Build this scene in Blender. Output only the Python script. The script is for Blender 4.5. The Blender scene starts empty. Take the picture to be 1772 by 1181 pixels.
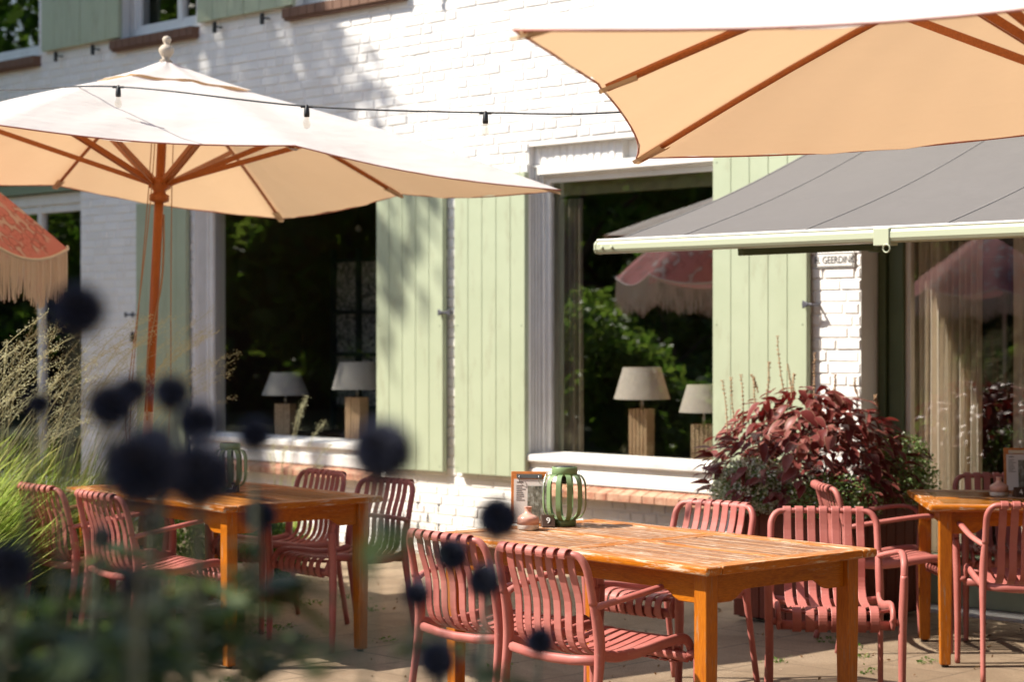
import bpy, math, random
import numpy as np
from mathutils import Vector, Matrix
random.seed(7); RNG = np.random.default_rng(7)
R = math.radians; PI = math.pi
C = bpy.context.scene.collection

# ------------------------------------------------------------------ camera
H = 1.53; FP = 3350.0; CX = 886.0; HY = 578.0
cam = bpy.data.cameras.new('camera'); co = bpy.data.objects.new('camera', cam); C.objects.link(co)
cam.sensor_width = 36; cam.lens = FP / 1772 * 36; cam.clip_end = 500; cam.clip_start = 0.05
co.location = (0, 0, H); co.rotation_euler = (R(90 - 0.214), 0, 0)
cam.dof.use_dof = True; cam.dof.focus_distance = 7.0; cam.dof.aperture_fstop = 3.2; cam.dof.aperture_blades = 0
bpy.context.scene.camera = co
# ------------------------------------------------------------------ light
SUN_EL = 46.5; SUN_AZ = 3.0           # the sun stands to the left (-X); light travels towards +X
w = bpy.data.worlds.new("World"); bpy.context.scene.world = w; w.use_nodes = True
nt = w.node_tree; bg = nt.nodes['Background']
sky = nt.nodes.new('ShaderNodeTexSky'); sky.sky_type = 'NISHITA'; sky.sun_disc = False
sky.sun_elevation = R(SUN_EL); sky.sun_rotation = R(-90)
nt.links.new(sky.outputs[0], bg.inputs[0]); bg.inputs[1].default_value = 0.11
sl = bpy.data.lights.new('sun', 'SUN'); sl.energy = 5.0; sl.angle = R(0.53); sl.color = (1.0, 0.93, 0.82)
so = bpy.data.objects.new('sun', sl); C.objects.link(so)
d = Vector((math.cos(R(SUN_EL)) * math.cos(R(SUN_AZ)), math.cos(R(SUN_EL)) * math.sin(R(SUN_AZ)), -math.sin(R(SUN_EL))))
so.rotation_euler = d.to_track_quat('-Z', 'Y').to_euler(); so.location = (-10, 8, 12)
vs = bpy.context.scene.view_settings
vs.view_transform = 'Standard'; vs.look = 'None'; vs.gamma = 1.0; vs.exposure = 0.95
bpy.context.scene.cycles.max_bounces = 8
bpy.context.scene.cycles.transparent_max_bounces = 16
bpy.context.scene.cycles.use_denoising = True

# ------------------------------------------------------------------ helpers
def V(*a): return Vector(a)
def cr(pts, n=6, closed=False):
    """Catmull-Rom resample"""
    P = [Vector(p) for p in pts]; out = []
    m = len(P)
    rng = range(m) if closed else range(m - 1)
    for i in rng:
        if closed: p0, p1, p2, p3 = P[i-1], P[i], P[(i+1) % m], P[(i+2) % m]
        else: p0 = P[max(i-1, 0)]; p1 = P[i]; p2 = P[i+1]; p3 = P[min(i+2, m-1)]
        for k in range(n):
            t = k / n; t2 = t*t; t3 = t2*t
            out.append(0.5*((2*p1) + (p2-p0)*t + (2*p0-5*p1+4*p2-p3)*t2 + (3*p1-p0-3*p2+p3)*t3))
    if not closed: out.append(P[-1].copy())
    return out
class MB:
    def __init__(s): s.v = []; s.f = []; s.a = []; s.sm = []
    def add(s, vs, fs, a=0.0, smooth=False):
        o = len(s.v); s.v += [tuple(q) for q in vs]
        s.a += (list(a) if hasattr(a, '__len__') else [a]*len(vs))
        s.f += [tuple(i+o for i in f) for f in fs]; s.sm += [smooth]*len(fs); return s
    def box(s, x0, x1, y0, y1, z0, z1, M=None, a=0.0):
        P = [V(x, y, z) for z in (z0, z1) for y in (y0, y1) for x in (x0, x1)]
        if M is not None: P = [M @ p for p in P]
        return s.add(P, [(0,2,3,1), (4,5,7,6), (0,1,5,4), (2,6,7,3), (0,4,6,2), (1,3,7,5)], a)
    def bar(s, p, q, wx, wz, up=(0, 0, 1), a=0.0):
        p = Vector(p); q = Vector(q); t = (q-p); L = t.length; t.normalize()
        sd = t.cross(Vector(up)).normalized(); u = sd.cross(t)
        M = Matrix((sd, t, u)).transposed().to_4x4(); M.translation = p
        return s.box(-wx/2, wx/2, 0, L, -wz/2, wz/2, M, a)
    def tube(s, pts, r, n=8, hint=(0, 0, 1), flat=1.0, closed=False, cap=True, a=0.0):
        """r: radius or list; flat: second radius ratio along hint-ish direction"""
        pts = [Vector(p) for p in pts]; m = len(pts); hint = Vector(hint); vs_ = []; prev = None
        for i, p in enumerate(pts):
            if closed: t = pts[(i+1) % m] - pts[i-1]
            else: t = pts[min(i+1, m-1)] - pts[max(i-1, 0)]
            t.normalize(); sd = t.cross(hint)
            if sd.length < 1e-3: sd = prev if prev is not None else t.orthogonal()
            sd = sd.normalized()
            if prev is not None and sd.dot(prev) < 0: sd = -sd
            prev = sd; u = sd.cross(t).normalized(); rr = r[i] if hasattr(r, '__len__') else r
            for k in range(n):
                an = 2*PI*k/n; vs_.append(p + sd*math.cos(an)*rr + u*math.sin(an)*rr*flat)
        fs = []
        for i in range(m if closed else m-1):
            j = (i+1) % m
            for k in range(n): fs.append((i*n+k, i*n+(k+1) % n, j*n+(k+1) % n, j*n+k))
        if cap and not closed:
            fs.append(tuple(range(n))[::-1]); fs.append(tuple(range((m-1)*n, m*n)))
        return s.add(vs_, fs, a, True)
    def ribbon(s, pts, side, w, th, a=0.0):
        """flat strap swept along pts: width w along side, thickness th"""
        pts = [Vector(p) for p in pts]; m = len(pts); side = Vector(side).normalized(); vs_ = []
        for i, p in enumerate(pts):
            t = (pts[min(i+1, m-1)] - pts[max(i-1, 0)]).normalized(); u = side.cross(t).normalized()
            ww = w[i] if hasattr(w, '__len__') else w
            for a_, b_ in ((-1,-.6), (-.86,-1), (.86,-1), (1,-.6), (1,.6), (.86,1), (-.86,1), (-1,.6)):
                vs_.append(p + side*a_*ww/2 + u*b_*th/2)
        n = 8; fs = [(i*n+k, i*n+(k+1) % n, (i+1)*n+(k+1) % n, (i+1)*n+k) for i in range(m-1) for k in range(n)]
        fs.append(tuple(range(n))[::-1]); fs.append(tuple(range((m-1)*n, m*n)))
        return s.add(vs_, fs, a)
    def lathe(s, prof, n=24, c=(0, 0, 0), a=0.0, smooth=True, M=None):
        vs_ = []
        for r, z in prof:
            for k in range(n):
                an = 2*PI*k/n; vs_.append(V(c[0]+r*math.cos(an), c[1]+r*math.sin(an), c[2]+z))
        if M is not None: vs_ = [M @ p for p in vs_]
        fs = [(i*n+k, i*n+(k+1) % n, (i+1)*n+(k+1) % n, (i+1)*n+k) for i in range(len(prof)-1) for k in range(n)]
        fs.append(tuple(range(n))[::-1]); fs.append(tuple(range((len(prof)-1)*n, len(prof)*n)))
        return s.add(vs_, fs, a, smooth)
    def prism(s, poly, ax, o=(0, 0, 0), M=None):
        """poly: list of 3D points, extruded by vector ax"""
        P = [Vector(p) + Vector(o) for p in poly]; n = len(P); ax = Vector(ax)
        P = P + [p + ax for p in P]
        if M is not None: P = [M @ p for p in P]
        return s.add(P, [tuple(range(n))[::-1], tuple(range(n, 2*n))] + [(i, (i+1) % n, n+(i+1) % n, n+i) for i in range(n)])
    def build(s, name, mat, parent=None, bevel=0, seg=2, auto=False):
        me = bpy.data.meshes.new(name); me.from_pydata(s.v, [], s.f)
        me.polygons.foreach_set('use_smooth', s.sm if not auto else [True]*len(s.f))
        at = me.attributes.new('k', 'FLOAT', 'POINT'); at.data.foreach_set('value', np.array(s.a, dtype=np.float32))
        me.update(); o = bpy.data.objects.new(name, me); C.objects.link(o)
        if mat is not None: me.materials.append(mat)
        if parent is not None: o.parent = parent
        if bevel:
            b = o.modifiers.new('bevel', 'BEVEL'); b.width = bevel; b.segments = seg; b.limit_method = 'ANGLE'; b.angle_limit = R(40)
        return o
def np_mesh(name, v, nper, mat, parent=None, k=None, smooth=False):
    """v: (N*nper,3) array of separate nper-gons"""
    n = len(v)//nper; me = bpy.data.meshes.new(name)
    me.vertices.add(len(v)); me.vertices.foreach_set('co', np.asarray(v, dtype=np.float32).ravel())
    me.loops.add(len(v)); me.loops.foreach_set('vertex_index', np.arange(len(v), dtype=np.int32))
    me.polygons.add(n); me.polygons.foreach_set('loop_start', np.arange(0, len(v), nper, dtype=np.int32))
    me.polygons.foreach_set('loop_total', np.full(n, nper, dtype=np.int32))
    at = me.attributes.new('k', 'FLOAT', 'POINT')
    at.data.foreach_set('value', np.asarray(k if k is not None else np.zeros(len(v)), dtype=np.float32))
    me.update(calc_edges=True); me.validate()
    o = bpy.data.objects.new(name, me); C.objects.link(o); me.materials.append(mat)
    if parent is not None: o.parent = parent
    return o
def tag(o, label=None, cat=None, group=None, kind=None):
    if label: o['label'] = label
    if cat: o['category'] = cat
    if group: o['group'] = group
    if kind: o['kind'] = kind
    return o
def empty(name, loc=(0, 0, 0), rz=0.0):
    o = bpy.data.objects.new(name, None); C.objects.link(o); o.location = loc; o.rotation_euler = (0, 0, rz); o.empty_display_size = .1
    return o
def thing(name, label, cat, loc=(0, 0, 0), rz=0.0, group=None): return tag(empty(name, loc, rz), label, cat, group)
def dup(root, loc, rz, label, group=None):
    r = root.copy(); C.objects.link(r); r.location = loc; r.rotation_euler = (0, 0, rz); r['label'] = label
    if group: r['group'] = group
    for ch in list(root.children):
        c = ch.copy(); C.objects.link(c); c.parent = r
        for g in list(ch.children):
            e = g.copy(); C.objects.link(e); e.parent = c
    return r

# ------------------------------------------------------------------ materials
def mat(name, base=(.5,.5,.5), rough=.6, spec=.5, metal=0.0):
    m = bpy.data.materials.new(name); m.use_nodes = True; b = m.node_tree.nodes['Principled BSDF']
    b.inputs['Base Color'].default_value = (*base, 1); b.inputs['Roughness'].default_value = rough
    b.inputs['Specular IOR Level'].default_value = spec; b.inputs['Metallic'].default_value = metal
    m.diffuse_color = (*base, 1); return m
class N:
    def __init__(s, m): s.t = m.node_tree; s.b = s.t.nodes['Principled BSDF']; s.out = s.t.nodes['Material Output']
    def n(s, ty, **kw):
        x = s.t.nodes.new(ty)
        for k, v in kw.items():
            if k.startswith('_'): setattr(x, k[1:], v)
            else: x.inputs[k].default_value = v
        return x
    def l(s, a, b): s.t.links.new(a, b); return b
    def co(s, scale=(1, 1, 1), rot=(0, 0, 0), kind='Object'):
        c = s.n('ShaderNodeTexCoord'); mp = s.n('ShaderNodeMapping'); mp.inputs['Scale'].default_value = scale
        mp.inputs['Rotation'].default_value = rot; s.l(c.outputs[kind], mp.inputs[0]); return mp.outputs[0]
    def noise(s, vec, scale, det=4, rough=.55, dist=0):
        x = s.n('ShaderNodeTexNoise'); x.inputs['Scale'].default_value = scale; x.inputs['Detail'].default_value = det
        x.inputs['Roughness'].default_value = rough; x.inputs['Distortion'].default_value = dist; s.l(vec, x.inputs['Vector']); return x.outputs['Fac']
    def ramp(s, fac, stops):
        x = s.n('ShaderNodeValToRGB'); e = x.color_ramp.elements
        while len(e) < len(stops): e.new(.5)
        for i, (p, c) in enumerate(stops): e[i].position = p; e[i].color = (*c, 1) if len(c) == 3 else c
        s.l(fac, x.inputs[0]); return x.outputs[0]
    def mix(s, fac, a, b, mode='MIX'):
        x = s.n('ShaderNodeMix'); x.data_type = 'RGBA'; x.blend_type = mode
        for sock, val in ((x.inputs[0], fac), (x.inputs[6], a), (x.inputs[7], b)):
            if isinstance(val, bpy.types.NodeSocket): s.l(val, sock)
            elif isinstance(val, tuple): sock.default_value = (*val, 1)
            else: sock.default_value = val
        return x.outputs[2]
    def attr(s): x = s.n('ShaderNodeAttribute'); x.attribute_name = 'k'; return x.outputs['Fac']
    def bump(s, h, st=.3, dist=.01, normal=None):
        x = s.n('ShaderNodeBump'); x.inputs['Strength'].default_value = st; x.inputs['Distance'].default_value = dist
        s.l(h, x.inputs['Height'])
        if normal is not None: s.l(normal, x.inputs['Normal'])
        s.l(x.outputs[0], s.b.inputs['Normal']); return x.outputs[0]
    def base(s, c): s.l(c, s.b.inputs['Base Color'])
    def rough(s, c): s.l(c, s.b.inputs['Roughness'])
    def translucent(s, col, fac):
        tr = s.n('ShaderNodeBsdfTranslucent'); mx = s.n('ShaderNodeMixShader'); mx.inputs[0].default_value = fac
        if isinstance(col, tuple): tr.inputs[0].default_value = (*col, 1)
        else: s.l(col, tr.inputs[0])
        s.l(s.b.outputs[0], mx.inputs[1]); s.l(tr.outputs[0], mx.inputs[2]); s.l(mx.outputs[0], s.out.inputs[0])

def m_paint(name, c1, c2, rough=.45, sc=3, bumpst=.08, dirt=None):
    m = mat(name, c1, rough); n = N(m); v = n.co()
    c = n.mix(n.ramp(n.noise(v, sc, 6), [(.35, (0,0,0)), (.7, (1,1,1))]), c1, c2)
    if dirt:
        f = n.ramp(n.noise(n.co((1,1,.3)), 9, 8, .7), [(.55, (0,0,0)), (.75, (1,1,1))]); c = n.mix(f, c, dirt)
    n.base(c); n.bump(n.noise(v, 60, 5), bumpst, .004); return m
M_BRICK = mat('white_painted_brick', (.80,.78,.75), .55); n = N(M_BRICK); v = n.co()
c = n.mix(n.attr(), (.84,.82,.79), (.77,.745,.71)); f = n.ramp(n.noise(v, 1.3, 7, .7), [(.52, (0,0,0)), (.72, (1,1,1))])
c = n.mix(f, c, n.mix(.5, c, (.62,.57,.50))); n.base(c)
b1 = n.bump(n.noise(v, 24, 7, .65), .5, .006)
M_MORTAR = mat('white_painted_joint', (.76,.74,.71), .7)
M_SHUT = m_paint('pale_green_paint', (.405,.45,.315), (.37,.415,.285), .42, 4, .12, (.31,.32,.215))
M_SHUTB = mat('green_hinge_paint', (.20,.25,.16), .5)
M_WHITE = m_paint('white_window_paint', (.78,.76,.73), (.70,.68,.64), .35, 5, .05, (.60,.57,.52))
M_WHITEG = m_paint('ivory_window_paint', (.62,.56,.47), (.56,.50,.41), .4, 5, .05)
M_DGREEN = m_paint('dark_green_paint', (.09,.12,.055), (.07,.10,.045), .4, 5, .05)
M_BLACK = mat('black_iron', (.02,.02,.022), .5)
M_GREY = mat('grey_cast_iron', (.10,.10,.12), .45, .5, .4)
M_TILE = mat('sill_brick', (.45,.2,.12), .8); n = N(M_TILE); v = n.co()
c = n.ramp(n.attr(), [(0, (.30,.115,.07)), (.5, (.42,.19,.115)), (1, (.36,.17,.11))]); c = n.mix(n.ramp(n.noise(v, 18, 6), [(.4,(0,0,0)),(.7,(1,1,1))]), c, (.52,.33,.22)); n.base(c); n.bump(n.noise(v, 50, 6), .5, .005)
M_BROWN = mat('brown_brick_soffit', (.16,.085,.055), .85)
M_SOIL = mat('dark_soil', (.035,.025,.018), .95)
# glass
def m_glass(name, tint, k):
    m = mat(name, (.1,.1,.1)); t = m.node_tree; n = N(m)
    tr = n.n('ShaderNodeBsdfTransparent'); tr.inputs[0].default_value = (*tint, 1)
    gl = n.n('ShaderNodeBsdfGlossy'); gl.inputs['Roughness'].default_value = 0.0; gl.inputs[0].default_value = (1,1,1,1)
    ge = n.n('ShaderNodeNewGeometry'); vm = n.n('ShaderNodeVectorMath'); vm.operation = 'DOT_PRODUCT'
    n.l(ge.outputs['Incoming'], vm.inputs[0]); n.l(ge.outputs['True Normal'], vm.inputs[1])
    def ma(op, a, b=None, clamp=False):
        x = n.n('ShaderNodeMath'); x.operation = op; x.use_clamp = clamp; n.l(a, x.inputs[0])
        if b is not None: x.inputs[1].default_value = b
        return x.outputs[0]
    x1 = n.n('ShaderNodeMath'); x1.operation = 'SUBTRACT'; x1.inputs[0].default_value = 1.0; n.l(ma('ABSOLUTE', vm.outputs['Value']), x1.inputs[1])
    f2 = ma('ADD', ma('MULTIPLY', ma('POWER', x1.outputs[0], 5.0), .96), .04)
    ml = n.n('ShaderNodeMath'); ml.operation = 'MULTIPLY'; ml.inputs[1].default_value = k; ml.use_clamp = True; n.l(f2, ml.inputs[0])
    # slight waviness of the pane
    bp = n.n('ShaderNodeBump'); bp.inputs['Strength'].default_value = .02; bp.inputs['Distance'].default_value = .02
    n.l(n.noise(n.co(), 2.2, 1), bp.inputs['Height']); n.l(bp.outputs[0], gl.inputs['Normal'])
    mx = n.n('ShaderNodeMixShader'); n.l(ml.outputs[0], mx.inputs[0]); n.l(tr.outputs[0], mx.inputs[1]); n.l(gl.outputs[0], mx.inputs[2])
    n.l(mx.outputs[0], n.out.inputs[0]); return m
M_GLASS = m_glass('window_glass', (.92,.93,.92), 7.2)
M_GLASS2 = m_glass('window_glass_dim_mirror', (.92,.93,.92), 2.6)  # weaker mirror stands in for the deep shade reflected in window A
M_GLASS3 = m_glass('door_glass', (.94,.94,.92), 4.2)
M_BULB = m_glass('bulb_glass', (.92,.9,.86), 1.6)
# fabrics
def m_cloth(name, col, trans, fac, weave=420, rough=.9):
    m = mat(name, col, rough, .2); n = N(m); v = n.co()
    f = n.noise(v, 2.0, 5, .6); c = n.mix(n.ramp(f, [(.3,(0,0,0)),(.75,(1,1,1))]), tuple(x*.96 for x in col), col)
    n.base(c)
    a1 = n.noise(n.co((1,1,1)), weave, 2); a2 = n.noise(n.co((.6,1,1)), 5, 3)
    bb = n.bump(a2, .3, .05); x = n.n('ShaderNodeBump'); x.inputs['Strength'].default_value = .2; x.inputs['Distance'].default_value = .003
    n.l(a1, x.inputs['Height']); n.l(bb, x.inputs['Normal']); n.l(x.outputs[0], n.b.inputs['Normal'])
    n.translucent(trans, fac); return m
M_CANV = m_cloth('cream_canvas', (.75,.725,.69), (.78,.49,.265), .31)
M_CANVB = m_cloth('cream_canvas_hem', (.55,.42,.30), (.6,.4,.22), .2)
M_AWN = m_cloth('grey_awning_fabric', (.15,.14,.135), (.12,.10,.09), .12, 300)
M_SHADE = m_cloth('linen_lamp_shade', (.86,.79,.70), (.7,.45,.25), .3, 600)
M_SHADEG = m_cloth('grey_linen_lamp_shade', (.42,.40,.37), (.2,.17,.14), .1, 600)
M_CURT = m_cloth('sheer_curtain', (.42,.36,.27), (.40,.34,.26), .35, 500)
M_CURT2 = m_cloth('beige_curtain', (.80,.73,.62), (.6,.5,.36), .35, 500)
# alpha sheer
M_SHEER = mat('sheer_net_curtain', (.80,.71,.60), .9, .1); n = N(M_SHEER)
tr = n.n('ShaderNodeBsdfTransparent'); mx = n.n('ShaderNodeMixShader'); mx.inputs[0].default_value = .86
n.l(tr.outputs[0], mx.inputs[1]); n.l(n.b.outputs[0], mx.inputs[2]); n.l(mx.outputs[0], n.out.inputs[0])
M_PINKF = mat('pink_floral_cloth', (.6,.2,.17), .8, .2); n = N(M_PINKF); v = n.co()
vo = n.n('ShaderNodeTexVoronoi'); vo.inputs['Scale'].default_value = 16; n.l(v, vo.inputs['Vector'])
c = n.ramp(vo.outputs['Distance'], [(.0,(.50,.15,.15)), (.42,(.62,.27,.26)), (.55,(.34,.10,.10)), (.75,(.58,.52,.50))])
c = n.mix(n.ramp(n.noise(v, 5, 4), [(.48,(0,0,0)),(.56,(1,1,1))]), c, (.60,.25,.25))
n.base(c); n.translucent((.72,.30,.30), .25)
M_FRINGE = mat('cream_fringe', (.80,.74,.69), .9, .1); N(M_FRINGE).translucent((.62,.50,.43), .2)
# chair plastic
M_CORAL = mat('coral_plastic', (.41,.125,.10), .48, .4); n = N(M_CORAL); v = n.co()
c = n.mix(n.ramp(n.noise(v, 6, 6, .65), [(.35,(0,0,0)),(.75,(1,1,1))]), (.37,.106,.088), (.44,.16,.135)); c = n.mix(n.ramp(n.noise(v, 38, 7, .8), [(.60,(0,0,0)),(.68,(.6,)*3)]), c, (.50,.29,.25)); n.base(c)
n.rough(n.ramp(n.noise(v, 25, 5), [(.3,(.38,)*3),(.7,(.6,)*3)])); n.bump(n.noise(v, 500, 2), .12, .001)
# woods
def m_wood(name, c1, c2, c3, stretch, rough=.4, wear=None, wearpos=.62, bst=.25):
    m = mat(name, c1, rough, .36); n = N(m); v = n.co(stretch)
    g = n.noise(v, 9, 8, .65, .6); c = n.ramp(g, [(.25, c1), (.5, c2), (.78, c3)])
    fine = n.noise(v, 45, 5, .7); c = n.mix(n.ramp(fine, [(.35,(.45,)*3), (.6,(0,0,0))]), c, tuple(x*.45 for x in c1))
    if wear:
        f = n.ramp(n.noise(n.co(tuple(.8+s*(.3 if s < 2 else 1.5) for s in stretch)), 7, 9, .75), [(wearpos,(0,0,0)), (wearpos+.08,(1,1,1))])
        c = n.mix(f, c, wear); c = n.mix(n.attr(), c, n.mix(1.0, c, (.50,.42,.38), 'MULTIPLY')); n.rough(n.mix(f, (rough,)*3, (.85,)*3))
    n.base(c); n.bump(fine, bst, .003); return m
OR1, OR2, OR3 = (.30,.066,.004), (.48,.150,.006), (.39,.100,.005)
M_TOP = m_wood('varnished_teak', OR1, OR2, OR3, (.7, 6, 6), .30, (.52,.41,.30), .515)
M_TOPX = m_wood('varnished_teak_cross', OR1, OR2, OR3, (6, .7, 6), .30, (.50,.39,.28), .53)
M_APRON = m_wood('teak_apron', OR1, OR2, OR3, (.9, 5, 6), .32, (.42,.30,.20), .60)
M_APRONX = m_wood('teak_end_apron', OR1, OR2, OR3, (5, .9, 6), .32, (.42,.30,.20), .60)
M_LEG = m_wood('varnished_teak_leg', (.30,.066,.005), (.48,.148,.007), (.40,.104,.006), (8, 8, .6), .34, (.30,.19,.12), .57)
M_SLAT = m_wood('weathered_teak_slats', (.22,.075,.02), (.42,.19,.07), (.32,.11,.025), (1.3, 14, 10), .36, (.58,.49,.39), .515, .4)
M_SLATG = m_wood('glossy_teak_slats', (.30,.10,.018), (.50,.20,.03), (.40,.14,.02), (.8, 14, 10), .30, (.50,.36,.24), .68, .2)
M_SLATD = m_wood('dark_glossy_teak_slats', (.26,.10,.022), (.48,.19,.03), (.36,.13,.022), (1.0, 14, 10), .12, (.50,.30,.14), .70, .1)
M_POLE = m_wood('parasol_wood', (.36,.085,.014), (.46,.13,.022), (.40,.10,.016), (8, 8, .5), .32)
M_RIB = m_wood('parasol_rib_wood', (.34,.085,.016), (.44,.13,.025), (.38,.10,.018), (3, 3, 3), .35)
M_PLANT = m_wood('red_stained_planter', (.12,.028,.014), (.20,.05,.025), (.15,.035,.018), (14, 14, 1), .6, (.26,.11,.07), .66, .5)
M_BLOCK = m_wood('reclaimed_wood_block', (.50,.28,.14), (.66,.45,.27), (.56,.34,.18), (14, 14, .8), .7, (.2,.1,.06), .66, .6)
M_BOARD = m_wood('clipboard_wood', (.46,.14,.03), (.55,.19,.05), (.5,.16,.04), (1, 1, 6), .4)
M_DARKW = m_wood('dark_wood', (.045,.022,.014), (.07,.035,.02), (.055,.028,.017), (6, 1, 1), .5)
M_ROPE = mat('jute_cord', (.42,.22,.11), .9)
M_METAL = mat('steel', (.45,.45,.45), .3, .5, .9)
M_LANT = mat('green_lantern_paint', (.18,.27,.12), .38, .5)
M_PINKC = mat('blush_ceramic', (.62,.34,.26), .25, .5); M_WHC = mat('cream_ceramic', (.68,.60,.52), .3)
M_PAPER = mat('paper', (.62,.55,.50), .7); M_PHOTO = mat('printed_photo', (.2,.18,.15), .6); n = N(M_PHOTO)
n.base(n.ramp(n.noise(n.co((1,1,.5)), 60, 6, .7), [(.35,(.04,.04,.03)), (.5,(.16,.14,.10)), (.62,(.30,.30,.26)), (.75,(.5,.48,.44))]))
M_INK = mat('printed_ink', (.12,.10,.09), .7)
M_WTEXT = mat('white_lettering', (.8,.78,.74), .6)
M_AWNBAR = mat('pale_green_powder_coat', (.42,.455,.325), .36, .5)
M_CONC = mat('concrete_slab', (.40,.37,.34), .9); n = N(M_CONC); n.base(n.ramp(n.noise(n.co(), 30, 8), [(.3,(.3,.28,.26)),(.7,(.46,.43,.40))]))
M_STONE = mat('river_boulder', (.3,.25,.2), .85); n = N(M_STONE); n.base(n.ramp(n.noise(n.co(), 14, 8, .7), [(.3,(.16,.13,.10)),(.55,(.30,.25,.20)),(.75,(.42,.37,.30))])); n.bump(n.noise(n.co(), 30, 8), .5, .02)
M_RUST = mat('rusty_bowl', (.20,.075,.035), .85)
# foliage: attribute k picks the tone
def m_leaf(name, cols, trans, fac=.35, rough=.5, spec=.25):
    m = mat(name, cols[0], rough, spec); n = N(m)
    c = n.ramp(n.attr(), [(i/(len(cols)-1), x) for i, x in enumerate(cols)]); n.base(c)
    t = n.ramp(n.attr(), [(i/(len(trans)-1), x) for i, x in enumerate(trans)]); n.translucent(t, fac); return m
M_TREE = m_leaf('tree_leaves', [(.03,.07,.014), (.07,.13,.025), (.12,.20,.04)], [(.10,.26,.02), (.24,.42,.05), (.38,.52,.07)], .42)
M_SHRUB = m_leaf('shrub_leaves', [(.025,.055,.014), (.06,.11,.025), (.11,.17,.04)], [(.08,.2,.02), (.18,.34,.04), (.3,.44,.06)], .35)
M_GRASS = m_leaf('grass_blades', [(.12,.21,.045), (.20,.30,.07), (.34,.40,.13)], [(.3,.46,.07), (.45,.58,.12), (.65,.66,.24)], .42, .45)
M_PLUME = m_leaf('grass_plumes', [(.50,.50,.30), (.64,.62,.42)], [(.5,.5,.28), (.65,.62,.4)], .4, .7)
M_COL = m_leaf('coleus_leaves', [(.11,.020,.018), (.18,.040,.036), (.26,.09,.075), (.42,.34,.19)], [(.22,.012,.012), (.34,.03,.03), (.36,.07,.05), (.5,.38,.2)], .2, .42)
M_SPIKE = mat('coleus_flower_spike', (.40,.26,.15), .8)
M_EUPH = m_leaf('white_flower_cushion', [(.10,.17,.05), (.22,.31,.11), (.90,.92,.78)], [(.2,.36,.07), (.4,.55,.14), (.85,.9,.65)], .3)
M_THL = m_leaf('thistle_leaves', [(.03,.045,.018), (.07,.10,.035), (.16,.19,.09)], [(.08,.14,.03), (.22,.32,.06), (.32,.38,.12)], .35)
M_THH = mat('thistle_heads', (.010,.011,.018), .8, .2); n = N(M_THH); n.base(n.mix(n.attr(), (.010,.010,.014), (.085,.093,.145)))
M_THS = mat('thistle_stem', (.20,.22,.17), .8)
M_BARK = mat('bark', (.07,.05,.035), .9); n = N(M_BARK); n.base(n.ramp(n.noise(n.co((6,6,1)), 6, 8), [(.3,(.04,.03,.02)),(.7,(.11,.08,.055))])); n.bump(n.noise(n.co((6,6,1)), 12, 6), .6, .03)
M_BULBLIT = mat('lit_bulb', (1,.8,.5)); b = M_BULBLIT.node_tree.nodes['Principled BSDF']; b.inputs['Emission Color'].default_value = (1,.78,.5,1); b.inputs['Emission Strength'].default_value = 6
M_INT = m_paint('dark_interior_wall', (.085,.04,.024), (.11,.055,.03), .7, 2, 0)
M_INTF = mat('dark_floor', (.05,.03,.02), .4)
M_PATTERN = mat('patterned_net', (.3,.28,.24), .9); n = N(M_PATTERN)
n.base(n.ramp(n.noise(n.co(), 16, 6, .7, 1.5), [(.42,(.05,.045,.04)), (.5,(.22,.21,.18)), (.62,(.42,.40,.34))]))

# ------------------------------------------------------------------ the wall frame: s along the wall (right), y into the house, z up
P0 = Vector((-.755, 13.6, 0)); U = Vector((.7135, -.7007, 0)).normalized(); NW = Vector((-.7007, -.7135, 0)).normalized()
WA = math.atan2(U.y, U.x)
def S(px, out=0.0):
    xp = (px - CX)/FP; bx = P0.x + NW.x*out; by = P0.y + NW.y*out
    return (xp*by - bx)/(U.x - xp*U.y)
def ZW(px, py, out=0.0):
    s = S(px, out); y = P0.y + U.y*s + NW.y*out
    return H - (py - HY)*y/FP
def wall_pt(s, out=0.0, z=0.0): return P0 + U*s + NW*out + Vector((0, 0, z))

# ------------------------------------------------------------------ ground
M_GROUND = mat('paving', (.3,.25,.19), .9); n = N(M_GROUND); v = n.co((1,1,1), (0,0,WA))
br = n.n('ShaderNodeTexBrick'); n.l(v, br.inputs['Vector']); br.inputs['Scale'].default_value = 1.0
for k_, x_ in (('Mortar Size', .008), ('Mortar Smooth', .3), ('Brick Width', .60), ('Row Height', .40)): br.inputs[k_].default_value = x_
br.inputs['Color1'].default_value = (.32,.228,.145,1); br.inputs['Color2'].default_value = (.39,.28,.18,1); br.inputs['Mortar'].default_value = (.10,.07,.04,1)
c = n.mix(n.ramp(n.noise(v, 1.6, 8, .7), [(.35,(0,0,0)),(.7,(1,1,1))]), br.outputs[0], n.mix(.6, br.outputs[0], (.50,.375,.25)))
gr = n.noise(v, 130, 5, .85); c = n.mix(n.ramp(gr, [(.38,(.9,)*3),(.52,(0,0,0))]), c, (.08,.06,.04)); c = n.mix(n.ramp(gr, [(.58,(0,0,0)),(.7,(.7,)*3)]), c, (.52,.44,.36))
st_ = n.ramp(n.noise(v, .8, 9, .75, .8), [(.42,(.75,)*3),(.56,(0,0,0))]); c = n.mix(st_, c, (.20,.135,.08)); n.base(c); b1 = n.bump(gr, .9, .008); x = n.n('ShaderNodeBump'); x.inputs['Strength'].default_value = .6; x.inputs['Distance'].default_value = .01; x.invert = True
n.l(br.outputs['Fac'], x.inputs['Height']); n.l(b1, x.inputs['Normal']); n.l(x.outputs[0], n.b.inputs['Normal'])
g = MB().add([(-90,-60,0),(90,-60,0),(90,120,0),(-90,120,0)], [(0,1,2,3)]).build('ground', M_GROUND); tag(g, kind='structure')

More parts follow.
